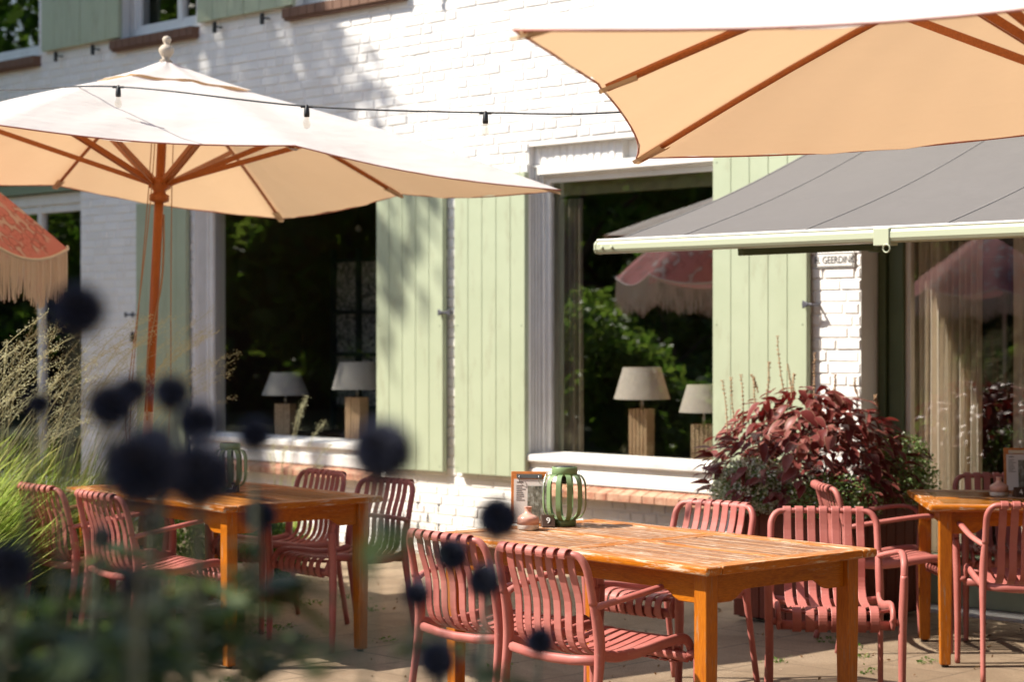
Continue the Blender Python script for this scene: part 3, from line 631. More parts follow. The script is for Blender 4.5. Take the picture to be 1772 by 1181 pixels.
# ------------------------------------------------------------------ parasols
def parasol(loc, yaw, tilt, tdir, rim, a, rise, label, jt=.50, ins=.02, mh=.065, vent=True, group='cream canvas parasols'):
    t = thing('parasol', label, 'parasol', loc, 0, group)
    rotm = Matrix.Rotation(tilt, 4, Vector((-tdir[1], tdir[0], 0)).normalized()) @ Matrix.Rotation(yaw, 4, 'Z')
    t.rotation_euler = rotm.to_euler()
    apex = rim + rise
    ends = []
    for k in range(8):
        an = k*PI/4
        if k % 2: ends.append(V(a*math.sqrt(2)*math.cos(an), a*math.sqrt(2)*math.sin(an), rim))
        else: ends.append(V(a*.985*math.cos(an), a*.985*math.sin(an), rim+mh))
    A = V(0, 0, apex)
    def surf(k, t_, w_, lift=0, inset=ins, sag=.03):
        E = ends[k].lerp(ends[(k+1) % 8], w_); E = V(E.x*(1-inset*4*w_*(1-w_)), E.y*(1-inset*4*w_*(1-w_)), E.z)
        p = A.lerp(E, t_); p.z += -sag*math.sin(PI*w_)*t_ + .035*math.sin(PI*t_) + lift; return p
    def sheet(t0, t1, lift, nt_=12,  nw=16, inset=ins, sag=.03, wr=True):
        m = MB(); vs_ = []
        for j in range(nt_+1):
            tt = t0+(t1-t0)*j/nt_
            for k in range(8):
                for i in range(nw):
                    p = surf(k, tt, i/nw, lift + (.045*(1-(tt/t1))**1.6 if t1 < .5 else 0), inset, sag)
                    if wr and i: p.z += .0035*math.sin(i*1.9+k*1.7+tt*9)*tt + .005*math.sin(tt*15+i*.6+k*2.1)*math.sin(PI*i/nw)
                    vs_.append(p)
        W_ = 8*nw
        m.add(vs_, [(j*W_+i, j*W_+(i+1) % W_, (j+1)*W_+(i+1) % W_, (j+1)*W_+i) for j in range(nt_) for i in range(W_)], 0, True); return m
    cnp = sheet(.10, 1.0, 0, 14).build('canopy', M_CANV, t)
    hem = [surf(k, 1.0, i/10) for k in range(8) for i in range(10)]
    MB().tube(hem, .0035, 5, closed=True).build('hem', mat('hem_piping', (.42,.17,.13), .8), cnp)
    if vent: sheet(.002, .225, .012, 8, 10, .03, .008, True).build('vent_cap', M_CANV, t)
    for k in range(8):   # seams are the ribs; pockets at the tips
        E = ends[k]; dr = (E-A).normalized(); r_ = MB(); p0 = A + dr*.06 + V(0,0,-.03)
        pts = [A.lerp(E, q)+V(0,0,.035*math.sin(PI*q)-.016) for q in [.03]+[i/8 for i in range(1, 8)]+[.985]]
        r_.tube(pts, .0125, 4, flat=1.0, hint=(0,0,1)); rb = r_.build('rib', M_RIB, t)
        pk = MB(); e1, e0 = A.lerp(E, .999)+V(0,0,-.018), A.lerp(E, .925)+V(0,0,-.014); sd = dr.cross(V(0,0,1)).normalized()
        pk.add([e1-sd*.022+V(0,0,.004), e1+sd*.022+V(0,0,.004), e0+sd*.028+V(0,0,.001), e0-sd*.028+V(0,0,.001), e1-sd*.012-V(0,0,.006), e1+sd*.012-V(0,0,.006), e0+sd*.016-V(0,0,.01), e0-sd*.016-V(0,0,.01)],
               [(4,5,6,7), (0,4,7,3), (1,2,6,5), (0,1,5,4)]); pk.build('tip_pocket', M_CANVB, rb)
        hubp = V(dr.x, dr.y, 0).normalized()*.045 + V(0,0,apex-.60)
        for sgn in (-1, 1):
            J = A.lerp(E, jt)+V(0,0,-.005); MB().bar(hubp+sd*.016*sgn, J+sd*.016*sgn, .011, .026).build('strut', M_RIB, t) if sgn > 0 or k % 2 == 0 else None
    MB().tube([(0,0,.12), (0,0,apex-.02)], .0245, 20).build('pole', M_POLE, t)
    hb = MB(); z_ = apex-.60
    hb.lathe([(.03,-.10), (.052,-.09), (.052,-.06), (.034,-.05), (.034,-.035), (.058,-.02), (.062,.02), (.05,.03), (.03,.035)], 20, (0,0,z_)); hb.lathe([(.03,-.05), (.05,-.04), (.052,.0), (.03,.01)], 20, (0,0,apex-.03)); hb.build('hub', M_POLE, t)
    MB().lathe([(.03,0), (.035,.006), (.018,.02), (.028,.035), (.040,.055), (.040,.07), (.026,.088), (.012,.096), (.020,.108), (.024,.122), (.018,.135), (0,.142)], 20, (0,0,apex+.045)).build('finial', m_paint('weathered_finial', (.50,.42,.33), (.38,.31,.24), .7), t)
    cd = MB()
    for x, y, dx in ((-.05,-.03,-.09), (.052,-.02,.06), (-.042,.03,-.05)):
        cd.tube(cr([(x, y, apex-.08), (x*1.15, y, z_), (x*1.2+dx*.3, y, z_-.5), (x+dx, y, z_-1.2), (x+dx*.6, y, z_-1.45)], 4), .0028, 5)
    cd.tube(cr([(.03,.0,z_-.16), (.025,-.03,z_-.5), (-.03,-.028,z_-.9), (-.02,-.03,z_-1.25)], 5), .005, 5)
    cd.build('cord', M_ROPE, t)
    MB().tube([(-.05,0,z_-.115), (.075,0,z_-.115)], .003, 5).build('pin', M_METAL, t)
    return t
p1 = parasol((-1.96, 10.15, 0), R(34.5), R(3.0), (.84,.54), 2.345, 1.515, .58, 'square cream parasol on the leaning reddish wood pole at the left')
p2 = parasol((1.79, 5.585, 0), R(-8.6), R(0.0), (1,0), 2.20, 1.57, .62, 'square cream parasol cut off by the top right corner of the photo', .40, .034, .075)
# pale joint sleeve low on the first pole
MB().tube([(0,0,.62),(0,0,.78)], .0262, 20).build('sleeve', M_METAL, p1); MB().tube([(0,0,.78),(0,0,1.12)], .0255, 20).build('sleeve', m_wood('pale_pole_wood', (.40,.28,.2), (.5,.36,.27), (.45,.3,.22), (8,8,.5)), p1)
def parasol_base(loc, rz, label):
    t = thing('umbrella_weight', label, 'parasol base', loc, rz, 'parasol bases'); m = MB()
    for x in (-.205, .205):
        for y in (-.205, .205): m.box(x-.2, x+.2, y-.2, y+.2, .07, .125)
    m.build('slab', M_CONC, t, .006)
    f = MB()
    for x in (-.42, .42): f.box(x-.012, x+.012, -.43, .43, .045, .11); f.box(-.43, .43, x-.012, x+.012, .045, .109)
    f.box(-.43, .43, -.43, .43, .04, .068); f.build('tray', M_BLACK, t)
    for x in (-.38, .38):
        for y in (-.38, .38): MB().lathe([(0,-.02), (.028,-.018), (.03,0), (.028,.018), (0,.02)], 14, M=Matrix.Translation((x, y, .03)) @ Matrix.Rotation(R(90), 4, 'X')).build('wheel', M_BLACK, t)
    MB().tube([(0,0,.1), (0,0,.42)], .03, 16).build('tube', M_BLACK, t)
    return t
parasol_base((-1.96, 10.15, 0), R(28), 'concrete slab parasol base on wheels behind the left table')
parasol_base((1.79, 5.585, 0), R(8.6), 'concrete slab parasol base on wheels under the right parasol')

# pink fringed parasols
def pink_parasol(loc, yaw, label):
    t = thing('fringed_parasol', label, 'parasol', loc, yaw, 'pink fringed parasols'); Rr = 1.12; rim = 2.02; rise = .80; K = 8
    def sp(k, tt, w_):
        a0, a1 = k*2*PI/K, (k+1)*2*PI/K; e0 = V(math.cos(a0), math.sin(a0), 0); e1 = V(math.cos(a1), math.sin(a1), 0)
        p = e0.lerp(e1, w_)*Rr*tt; p.z = rim+rise*(1-tt**1.25) - .075*4*w_*(1-w_)*max(0, tt-.75)*4*tt; return p
    m = MB(); nt_, nw = 14, 8; vs_ = [sp(k, .02+.98*j/nt_, i/nw) for j in range(nt_+1) for k in range(K) for i in range(nw)]; W_ = K*nw
    m.add(vs_, [(j*W_+i, j*W_+(i+1) % W_, (j+1)*W_+(i+1) % W_, (j+1)*W_+i) for j in range(nt_) for i in range(W_)], 0, True); m.build('canopy', M_PINKF, t)
    MB().tube([sp(k, 1.003, i/8) for k in range(K) for i in range(8)], .009, 6, closed=True).build('braid', M_FRINGE, t)
    fr = MB(); rnd = random.Random(3)
    for k in range(K):
        for i in range(64):
            p = sp(k, 1.0, (i+.5)/64); L = .24+rnd.uniform(-.03,.02)+.03*math.sin(i*.2); x = rnd.uniform(-.012,.012); y = rnd.uniform(-.012,.012)
            fr.tube([p, p+V(x*.3,y*.3,-L*.5), p+V(x,y,-L)], [.0035,.004,.003], 4, cap=False)
    fr.build('fringe', M_FRINGE, t)
    for k in range(K):
        a0 = k*2*PI/K; MB().tube([sp(k, q, 0)+V(0,0,-.015) for q in (.02,.3,.6,.98)], .007, 5).build('rib', M_WHITE, t)
        MB().tube([(.03*math.cos(a0), .03*math.sin(a0), 2.1), sp(k, .5, 0)+V(0,0,-.015)], .005, 5).build('strut', M_WHITE, t)
        p = sp(k, 1.0, 0); MB().lathe([(0,-.012), (.009,-.006), (.009,.01), (0,.02)], 8, p).build('tip', M_WHITE, t)
    MB().tube([(0,0,0), (0,0,2.84)], .02, 14).build('pole', M_WHITE, t)
    MB().lathe([(.0,0), (.25,.0), (.25,.05), (.05,.09), (.03,.3), (0,.3)], 24).build('base', M_CONC, t); return t
pk1 = pink_parasol((-3.66, 10.95, 0), R(8), 'pink floral parasol with cream fringe at the left edge of the photo')
pk2 = dup(pk1, (-8.8, 7.4, 0), R(20), 'pink fringed parasol seen only as a reflection in the glazed door')

# ------------------------------------------------------------------ tables
def table(label, loc, rz, slatmat, L=1.5, W_=.90):
    t = thing('dining_table', label, 'table', loc, rz, 'orange teak dining tables'); hx, hy = L/2, W_/2; T = .75; bw = .082; th = .031
    fr = MB(); fr.box(-hx, hx, -hy, -hy+bw, T-th, T); fr.box(-hx, hx, hy-bw, hy, T-th, T); fr.box(-hx+bw, hx-bw, -.03, .03, T-th, T-.001)
    fr.build('tabletop', M_TOP, t, .011, 3)
    fx = MB(); 
    for x0, x1 in ((-hx, -hx+bw), (hx-bw, hx)): fx.box(x0+.0015, x1-.0015, -hy+bw+.0005, hy-bw-.0005, T-th, T-.0008)
    for y0, y1 in ((-hy+bw, -.031), (.031, hy-bw)): fx.box(-.035, .035, y0+.001, y1-.001, T-th, T-.002)
    fx.build('cross_board', M_TOPX, t, .004, 2)
    sl_ = MB(); n_ = 8
    for x0, x1 in ((-hx+bw, -.036), (.036, hx-bw)):
        for y0, y1 in ((-hy+bw, -.03), (.03, hy-bw)):
            p = (y1-y0)/n_
            for k in range(n_):
                dz = random.uniform(-.0012, .0008); sl_.box(x0+.001, x1-.001, y0+k*p+.0052, y0+(k+1)*p-.0052, T-.022, T-.003+dz, a=random.random())
    sl_.build('slat_panel', slatmat, t, .0015, 1)
    lw = .058; ix, iy = hx-.05-lw/2, hy-.05-lw/2
    for x in (-ix, ix):
        for y in (-iy, iy):
            m = MB(); a, b = lw/2, lw/2*.82
            m.add([V(x+q*a, y+r*a, T-th) for q, r in ((-1,-1), (1,-1), (1,1), (-1,1))] + [V(x+q*a, y+r*a, .45) for q, r in ((-1,-1), (1,-1), (1,1), (-1,1))] + [V(x+q*b, y+r*b, .012) for q, r in ((-1,-1), (1,-1), (1,1), (-1,1))],
                  [(0,1,2,3)] + [(s_*4+i, (s_+1)*4+i, (s_+1)*4+(i+1) % 4, s_*4+(i+1) % 4) for s_ in (0, 1) for i in range(4)] + [(11,10,9,8)])
            lg = m.build('leg', M_LEG, t, .004, 2)
            MB().lathe([(.016,0), (.017,.008), (.014,.013)], 10, (x, y, 0)).build('foot', M_BLACK, lg)
    zt = T-th-.001
    def ap(Lh):  # profile of the apron with deeper shaped ends
        return [(-Lh, zt), (-Lh, zt-.105), (-Lh+.09, zt-.105), (-Lh+.11, zt-.098), (-Lh+.15, zt-.072), (-Lh+.18, zt-.068), (Lh-.18, zt-.068), (Lh-.15, zt-.072), (Lh-.11, zt-.098), (Lh-.09, zt-.105), (Lh, zt-.105), (Lh, zt)]
    for y in (-iy-.008, iy-.012): MB().prism([(q, y, z_) for q, z_ in ap(ix-lw/2)], (0, .02, 0)).build('apron', M_APRON, t, .002, 1)
    for x in (-ix-.008, ix-.012): MB().prism([(x, q, z_) for q, z_ in ap(iy-lw/2)], (.02, 0, 0)).build('apron', M_APRONX, t, .002, 1)
    return t
LA = math.atan2(.758, -.652)
def table_at(near, L=1.5, W_=.90, ang=LA, **k):
    ux = Vector((math.cos(ang), math.sin(ang), 0)); uy = Vector((math.cos(ang-PI/2), math.sin(ang-PI/2), 0))
    c_ = Vector((near[0], near[1], 0)) + ux*L/2 + uy*W_/2; return c_, ang
c9, a9 = table_at((.648, 6.44)); T9 = table('weathered orange slatted table holding the green lantern and the number 9', c9, a9, M_SLAT)
c8, a8 = table_at((-1.30, 8.72)); T8 = table('half shaded orange table with the number 8 behind the dark flowers', c8, a8, M_SLATG)
A4 = R(90-5); c4 = Vector((1.90, 8.80, 0)) + Vector((math.cos(A4-PI/2), math.sin(A4-PI/2), 0))*.75 + Vector((math.cos(A4), math.sin(A4), 0))*.45
T4 = table('glossy orange table cut off by the right edge of the photo', c4, A4-PI/2, M_SLATD)
def on_table(px, py, ztop=.75):
    y = FP*(H-ztop)/(py-HY); return Vector(((px-CX)/FP*y, y, ztop))

# ------------------------------------------------------------------ chairs
def make_chair():
    t = thing('armchair', '', 'chair', (0,0,0), 0, 'coral slatted armchairs')
    def bow(x): return 1-(x/.215)**2
    top = cr([(-.222,-.232,.60), (-.221,-.248,.69), (-.217,-.262,.755), (-.195,-.274,.797), (-.155,-.284,.806), (0,-.300,.806), (.155,-.284,.806), (.195,-.274,.797), (.217,-.262,.755), (.221,-.248,.69), (.222,-.232,.60)], 5)
    MB().tube(top, .0145, 10, hint=(0,1,0)).build('back_frame', M_CORAL, t)
    for sx in (-1, 1):
        lr = cr([(sx*.222,-.232,.61), (sx*.224,-.214,.54), (sx*.227,-.205,.44), (sx*.231,-.222,.30), (sx*.238,-.272,.004)], 5)
        MB().tube(lr, [.0150+.007*math.sin(PI*min(1, i/(len(lr)-1)*1.25)) for i in range(len(lr))], 10, hint=(1,0,0), flat=.78).build('leg', M_CORAL, t)
        arm = cr([(sx*.224,-.222,.590), (sx*.245,-.175,.604), (sx*.262,-.08,.622), (sx*.268,.06,.644), (sx*.268,.15,.655), (sx*.268,.215,.648), (sx*.267,.258,.615), (sx*.265,.272,.565)], 5)
        MB().tube(arm, .0145, 10, hint=(0,0,1), flat=.85).build('armrest', M_CORAL, t)
        lf = cr([(sx*.265,.272,.57), (sx*.263,.268,.48), (sx*.260,.262,.38), (sx*.258,.262,.2), (sx*.258,.268,.004)], 5)
        MB().tube(lf, [.0150+.006*math.sin(PI*min(1, .15+i/(len(lf)-1)*.9)) for i in range(len(lf))], 10, hint=(1,0,0), flat=.85).build('leg', M_CORAL, t)
        rail = cr([(sx*.222,-.205,.43), (sx*.218,-.12,.412), (sx*.219,0,.415), (sx*.222,.12,.432), (sx*.224,.205,.440), (sx*.224,.245,.425), (sx*.223,.262,.39), (sx*.222,.25,.365)], 4)
        r_ = MB().tube(rail, .011, 8, hint=(0,0,1), flat=1.7); r_.tube([(sx*.222,.245,.385), (sx*.258,.262,.385)], .014, 8); r_.build('seat_rail', M_CORAL, t)
    MB().tube([(x, -.205-.012*bow(x), .408-.012*bow(x)) for x in (-.222,-.1,0,.1,.222)], .013, 8, flat=1.3).build('cross_rail', M_CORAL, t)
    MB().tube([(x, .245+.012*bow(x), .372) for x in (-.222,-.12,0,.12,.222)], .012, 8, flat=1.5).build('cross_rail', M_CORAL, t)
    MB().tube([(x, .222+.012*bow(x), .424-.012*bow(x)) for x in (-.222,-.12,0,.12,.222)], .007, 8).build('cross_rail', M_CORAL, t)
    bk, st = MB(), MB(); wd = .0335
    for k in range(7):
        x = (k-3)*.0505; b_ = bow(x); y0 = -.302+.018*(1-b_)
        back = [(x, y0-.017, .788), (x, y0-.021, .806), (x, y0-.012, .824), (x, y0+.006, .826), (x, y0+.019, .812), (x, y0+.024, .780), (x, y0+.036, .71), (x, y0+.066, .60), (x, -.213-.018*b_, .50), (x, -.198-.014*b_, .455-.012*b_), (x, -.165-.008*b_, .428-.014*b_)]
        seat = [(x, -.165-.008*b_, .428-.014*b_), (x, -.12, .418-.016*b_), (x, 0, .416-.018*b_), (x, .11, .430-.016*b_), (x, .20, .442-.010*b_), (x, .240+.01*b_, .436-.006*b_), (x, .262+.012*b_, .412), (x, .266+.012*b_, .38), (x, .254+.012*b_, .352), (x, .236+.012*b_, .350)]
        bk.ribbon(cr(back, 3), (1,0,0), wd, .0055); st.ribbon(cr(seat, 3), (1,0,0), wd+.002, .0055)
    bk.build('backrest', M_CORAL, t); st.build('seat', M_CORAL, t)
    for c_ in t.children:
        for v_ in c_.data.vertices: v_.co.z = float(np.interp(v_.co.z, (0, .3, .44, .6, .655, .83), (0, .305, .453, .612, .662, .803)))
    return t
chair0 = make_chair(); used = [False]
def chair(bx, by, fx, fy, label, off=.29):
    """bx, by: where the top rail is; fx, fy: the way the chair faces"""
    f_ = Vector((fx, fy, 0)).normalized(); rz = math.atan2(f_.y, f_.x)-PI/2; loc = Vector((bx, by, 0)) + f_*off
    if not used[0]: used[0] = True; chair0.location = loc; chair0.rotation_euler = (0,0,rz); chair0['label'] = label; return chair0
    return dup(chair0, loc, rz, label)
SD = (.763, .647)
k_ = .973
chair(.08, 6.66, .73, .68, 'coral armchair nearest the viewer, its back in focus, at the number 9 table')
chair(-.26, 7.12, .74, .67, 'coral armchair with dark flower heads in front of it, at the number 9 table')
chair(.90, 8.45, -.72, -.69, 'coral armchair behind the number 9 table, its back in front of the brick window sill')
chair(1.31, 8.15, -.07, -1, 'coral armchair behind the right corner of the number 9 table, facing the viewer')
chair(-1.92, 8.94, .76, .65, 'coral armchair at the near side of the number 8 table, next to its near corner')
chair(-2.30, 9.38, .76, .65, 'coral armchair in front of the tall grass, farthest left of all')
chair(-.62, 9.80, -.74, -.67, 'shaded coral armchair at the far side of the number 8 table, nearest its right corner')
chair(-1.00, 10.36, -.78, -.63, 'shaded coral armchair at the far side of the number 8 table, below the dark window')
chair(1.52, 9.46, 1, .06, 'coral armchair seen from its side in front of the coleus planter')
chair(2.29, 8.40, .06, 1, 'coral armchair cut by the right edge with its back to the viewer')
chair(2.54, 10.15, -.05, -1, 'coral armchair behind the glossy right table, facing the viewer')

# ------------------------------------------------------------------ things on the tables
def lantern(p, label):
    t = thing('lantern', label, 'lantern', p, .2, 'green metal lanterns'); Hh = .243; R0 = .088
    MB().lathe([(0,0), (.047,0), (.047,.028), (.045,.029), (0,.03)], 28).build('base', M_LANT, t)
    MB().lathe([(.050,Hh-.040), (.052,Hh-.039), (.052,Hh-.006), (.050,Hh-.004), (.047,Hh-.004), (.047,Hh-.038)], 28).build('collar', M_LANT, t)
    MB().lathe([(0,Hh-.004), (.044,Hh-.005), (.046,Hh-.003), (0,Hh-.002)], 24).build('solar_lid', M_BLACK, t)
    st = MB()
    for k in range(12):
        an = 2*PI*k/12; e = V(math.cos(an), math.sin(an), 0); sd = V(-math.sin(an), math.cos(an), 0)
        pf = [(.045,.024), (.060,.030), (.078,.047), (R0,.075), (R0+.001,.12), (R0,.16), (.082,.185), (.068,.203), (.050,.208)]
        st.ribbon(cr([e*r_+V(0,0,z_) for r_, z_ in pf], 3), sd, .021, .0016)
    st.build('cage', M_LANT, t)
    MB().tube(cr([(-.053,0,Hh-.02), (-.075,0,Hh-.03), (-.092,-.02,Hh-.075), (-.10,-.03,.13)], 5), .0015, 5).build('handle', M_METAL, t)
    lg = MB().tube([(.053,0,Hh-.022), (.064,0,Hh-.014), (.060,0,Hh-.03)], .0015, 5)
    lg.build('handle_ring', M_METAL, t)
    MB().lathe([(.0,.205), (.012,.204), (.012,.175), (.009,.17), (0,.17)], 12).build('socket', M_BLACK, t)
    MB().lathe([(.0,.170), (.01,.168), (.021,.13), (.020,.105), (.010,.088), (0,.085)], 14).build('bulb', M_BULB, t)
    return t
pL = on_table(977, 910); ln = lantern(pL, 'green strip metal lantern on the number 9 table')
dup(ln, on_table(398, 851), .6, 'green strip metal lantern half hidden by dark flowers on the number 8 table')
def jar(p, label):
    t = thing('oil_jar', label, 'jar', p, 0, 'blush ceramic jars')
    MB().lathe([(0,0), (.040,0), (.0435,.004), (.044,.020), (.044,.022)], 28).build('body', M_WHC, t)
    MB().lathe([(.0443,.0205), (.0445,.044), (.042,.051), (.030,.057), (.016,.066), (.0125,.074), (.0145,.088), (.017,.091), (.012,.090), (.009,.076)], 28).build('neck', M_PINKC, t); return t
jr = jar(on_table(914, 917), 'small blush and cream jar on the number 9 table')
dup(jr, on_table(1729, 859), 0, 'small blush and cream jar on the glossy right table')
def number_block(p, rz, digit, label, ):
    t = thing('table_number', label, 'table number', p, rz, 'wooden table number blocks')
    MB().prism([(-.027,-.027,0), (-.027,.027,0), (-.027,.012,.047), (-.027,.002,.047)], (.054,0,0)).build('block', M_DARKW, t, .002)
    text('number', digit, .036, (0, -.0145, .0245), (math.atan2(.047, .029), 0, 0), M_WTEXT, t); return t
number_block(on_table(948, 912), R(8), '9', 'dark wooden block with a white 9 beside the lantern')
number_block(on_table(402, 852), R(-20), '8', 'dark wooden block with a white 8 on the half shaded table')
number_block(on_table(1765, 861), R(10), '4', 'dark wooden block with a white 4 beside the jar at the right edge')
def menu(p, rz, label, w_=.15, h_=.215):
    t = thing('menu_clipboard', label, 'menu', p, rz, 'wooden clipboards with menus'); M_ = Matrix.Rotation(R(-9), 4, 'X')
    MB().box(-w_/2, w_/2, -.003, .003, 0, h_, M_).build('board', M_BOARD, t, .002)
    MB().box(-w_/2+.012, w_/2+.004, -.0052, -.0035, .004, h_-.032, M_).build('paper', M_PAPER, t)
    MB().box(-.006, w_/2, -.0066, -.0054, .012, h_-.060, M_).build('photo', M_PHOTO, t)
    k = MB()
    for i in range(9): k.box(-w_/2+.022, -w_/2+.022+random.uniform(.02,.038), -.0062, -.0054, h_-.06-i*.0075, h_-.0575-i*.0075, M_)
    k.box(-w_/2+.024, -w_/2+.05, -.0062, -.0054, h_-.047, h_-.043, M_); k.build('print', M_INK, t)
    c_ = MB().box(-.052, .052, -.010, -.004, h_-.028, h_-.012, M_)
    for x in (-.04, .04): c_.tube([M_ @ V(x, -.008+.008*math.cos(a), h_-.03+.014*math.sin(a)) for a in [i*PI/5 for i in range(10)]], .0014, 5, (1,0,0), closed=True)
    c_.build('clip', M_METAL, t)
    # folded stand behind
    MB().box(-.05, .05, .0, .0035, 0, h_*.8, Matrix.Translation((0,.075,0)) @ Matrix.Rotation(R(14), 4, 'X')).build('stand', M_BOARD, t); return t
mn = menu(on_table(915, 908)+V(0,.02,0), R(-6), 'wooden clipboard menu beside the green lantern'); 
p_ = on_table(1765, 851); mn2 = dup(mn, p_, R(-6), 'wooden clipboard menu on the glossy right table')
# small white tray with a bowl on the far side of the right table
# ------------------------------------------------------------------ string of lights
sg = thing('string_light', 'black cable with clear bulbs strung over the left parasol', 'string light')
def ray(px, py, y): return Vector(((px-CX)/FP*y, y, H-(py-HY)*y/FP))
kp = [ray(-260,150,11.6), ray(0,156,10.0), ray(205,150,8.85), ray(531,184,8.45), ray(840,195,8.2), ray(1060,195,8.0), ray(1300,170,8.0), ray(1700,110,7.9)]
MB().tube(cr(kp, 8), .0042, 6).build('cable', M_BLACK, sg)
for p, nm in ((kp[2],0), (kp[3],1), (kp[4],2), (kp[6],3)):
    s_ = MB().lathe([(.0,.008), (.007,.006), (.008,-.004), (.0115,-.010), (.013,-.032), (.012,-.046), (0,-.047)], 12, p); s_.box(p.x-.026, p.x+.026, p.y-.006, p.y+.006, p.z-.007, p.z+.003); s_.build('socket', M_BLACK, sg)
    MB().lathe([(.009,-.046), (.010,-.055), (.016,-.070), (.0165,-.084), (.010,-.096), (0,-.099)], 14, p).build('bulb', M_BULB, sg)

# ------------------------------------------------------------------ foliage builders
def leaf_quads(P, size, k, aspect=.5, up=.4, rng=RNG):
    """P (n,3) centres -> lens-shaped leaves of two folded triangles-quads (6 verts as 2 quads? here diamond quads)"""
    n_ = len(P); a = rng.normal(size=(n_,3)); a[:,2] *= .7; a /= np.linalg.norm(a, axis=1)[:,None]
    b = rng.normal(size=(n_,3)); b -= (b*a).sum(1)[:,None]*a; b /= np.linalg.norm(b, axis=1)[:,None]
    s_ = (size*rng.uniform(.6, 1.35, n_))[:,None]
    v_ = np.stack([P-a*s_, P+b*s_*aspect-a*s_*.1, P+a*s_, P-b*s_*aspect-a*s_*.1], 1).reshape(-1, 3)
    return v_, np.repeat(k, 4)
def clumps(centers, radii, n_per, size, jit=.35, rng=RNG):
    Ps, Ks = [], []
    for c_, r_ in zip(centers, radii):
        q = rng.normal(size=(n_per,3)); q /= np.linalg.norm(q, axis=1)[:,None]; q *= (rng.uniform(.25, 1.0, n_per)**.5)[:,None]*r_
        q[:,2] *= .75; Ps.append(np.array(c_)+q); Ks.append(np.clip(rng.normal(.5,.2)+rng.normal(0,.22,n_per), 0, 1))
    P = np.concatenate(Ps); K = np.concatenate(Ks); return leaf_quads(P, size, K, rng=rng)
def tree(loc, h, crown_c, crown_r, nclump, nleaf, size, label, cat='tree', trunk_r=.16, mat_=None, lean=(0,0), seed=1, limbs=7, cr_=.34, group='trees and tall shrubs beside the terrace', name='tree'):
    rg = np.random.default_rng(seed); rd = random.Random(seed)
    t = thing(name, label, cat, loc, 0, group); m = MB(); cc = Vector(crown_c)
    m.tube(cr([(0,0,-.05), (lean[0]*.3, lean[1]*.3, h*.25), (cc.x*.7, cc.y*.7, h*.5), (cc.x, cc.y, cc.z)], 5), [trunk_r*(1-.75*i/15) for i in range(16)], 9)
    cen = []
    for i in range(nclump):
        q = rg.normal(size=3); q /= np.linalg.norm(q); q *= rg.uniform(.25, 1)**.5
        cen.append(np.array([cc.x+q[0]*crown_r[0], cc.y+q[1]*crown_r[1], cc.z+q[2]*crown_r[2]]))
    for i in range(min(limbs, nclump)):
        e = Vector(cen[i]); b0 = Vector((cc.x*.7, cc.y*.7, h*.42)).lerp(cc, rd.random()*.8); m.tube(cr([b0, b0.lerp(e, .5)+V(0,0,.12), e], 4), [trunk_r*.4*(1-.8*j/8) for j in range(9)], 6)
    m.build('trunk', M_BARK, t)
    rr_ = [rg.uniform(.6, 1.2)*cr_*max(crown_r) for _ in cen]
    v_, k = clumps(cen, rr_, nleaf, size, rng=rg); np_mesh('crown', v_, 4, mat_ or M_TREE, t, k); return t
lw_m = mat('lawn', (.03,.05,.015), .9); n = N(lw_m); n.base(n.ramp(n.noise(n.co(), 3, 8, .7), [(.3,(.018,.03,.01)),(.7,(.05,.075,.02))]))
tag(MB().add([(-60,-8,.004),(-6.5,-8,.004),(-6.5,60,.004),(-60,60,.004)], [(0,1,2,3)]).build('lawn', lw_m), kind='structure')
hd = thing('hedge', 'tall dense evergreen hedge closing the garden, mirrored darkly in the windows', 'hedge', (-26, 12, 0), 0)
rg = np.random.default_rng(60); m = MB(); m.box(-.8, .5, -26, 26, 0, 6.6); m.build('core', mat('hedge_core', (.012,.02,.008), 1), hd)
P = np.stack([rg.uniform(.2,1.2,16000), rg.uniform(-26,26,16000), rg.uniform(0,7.4,16000)], 1); v_, k = leaf_quads(P, .16, np.clip(rg.normal(.3,.25,16000),0,1), .5, rng=rg); np_mesh('foliage', v_, 4, M_SHRUB, hd, k)
for loc_, rz_, lb_ in (((2, -9, 0), R(90), 'unseen hedge added behind the camera to dim the sky light'), ((15.5, 4, 0), R(180), 'unseen hedge added right of the terrace to dim the sky light')):  # copies added out of view to hold back sky fill on the terrace
    h2 = dup(hd, loc_, rz_, lb_)
    for c_ in h2.children: c_.scale = (1, .62, 1.25)
# the tree that throws dappled shade on the left part of the wall
tree((-9.9, 17.0, 0), 11, (.3, .2, 9.3), (2.0, 2.6, 3.7), 95, 420, .10, 'large leafy tree standing left of the terrace beyond the photo edge', seed=11, trunk_r=.2, cr_=.32)
# loose branches reaching in front of it, dappling the wall and the middle shutters
tree((-8.9, 13.3, 0), 10.0, (.2, .6, 11.1), (.7, .60, 2.0), 8, 170, .09, 'slender tree with sparse crown left of the terrace', seed=5, trunk_r=.09, cr_=.42)
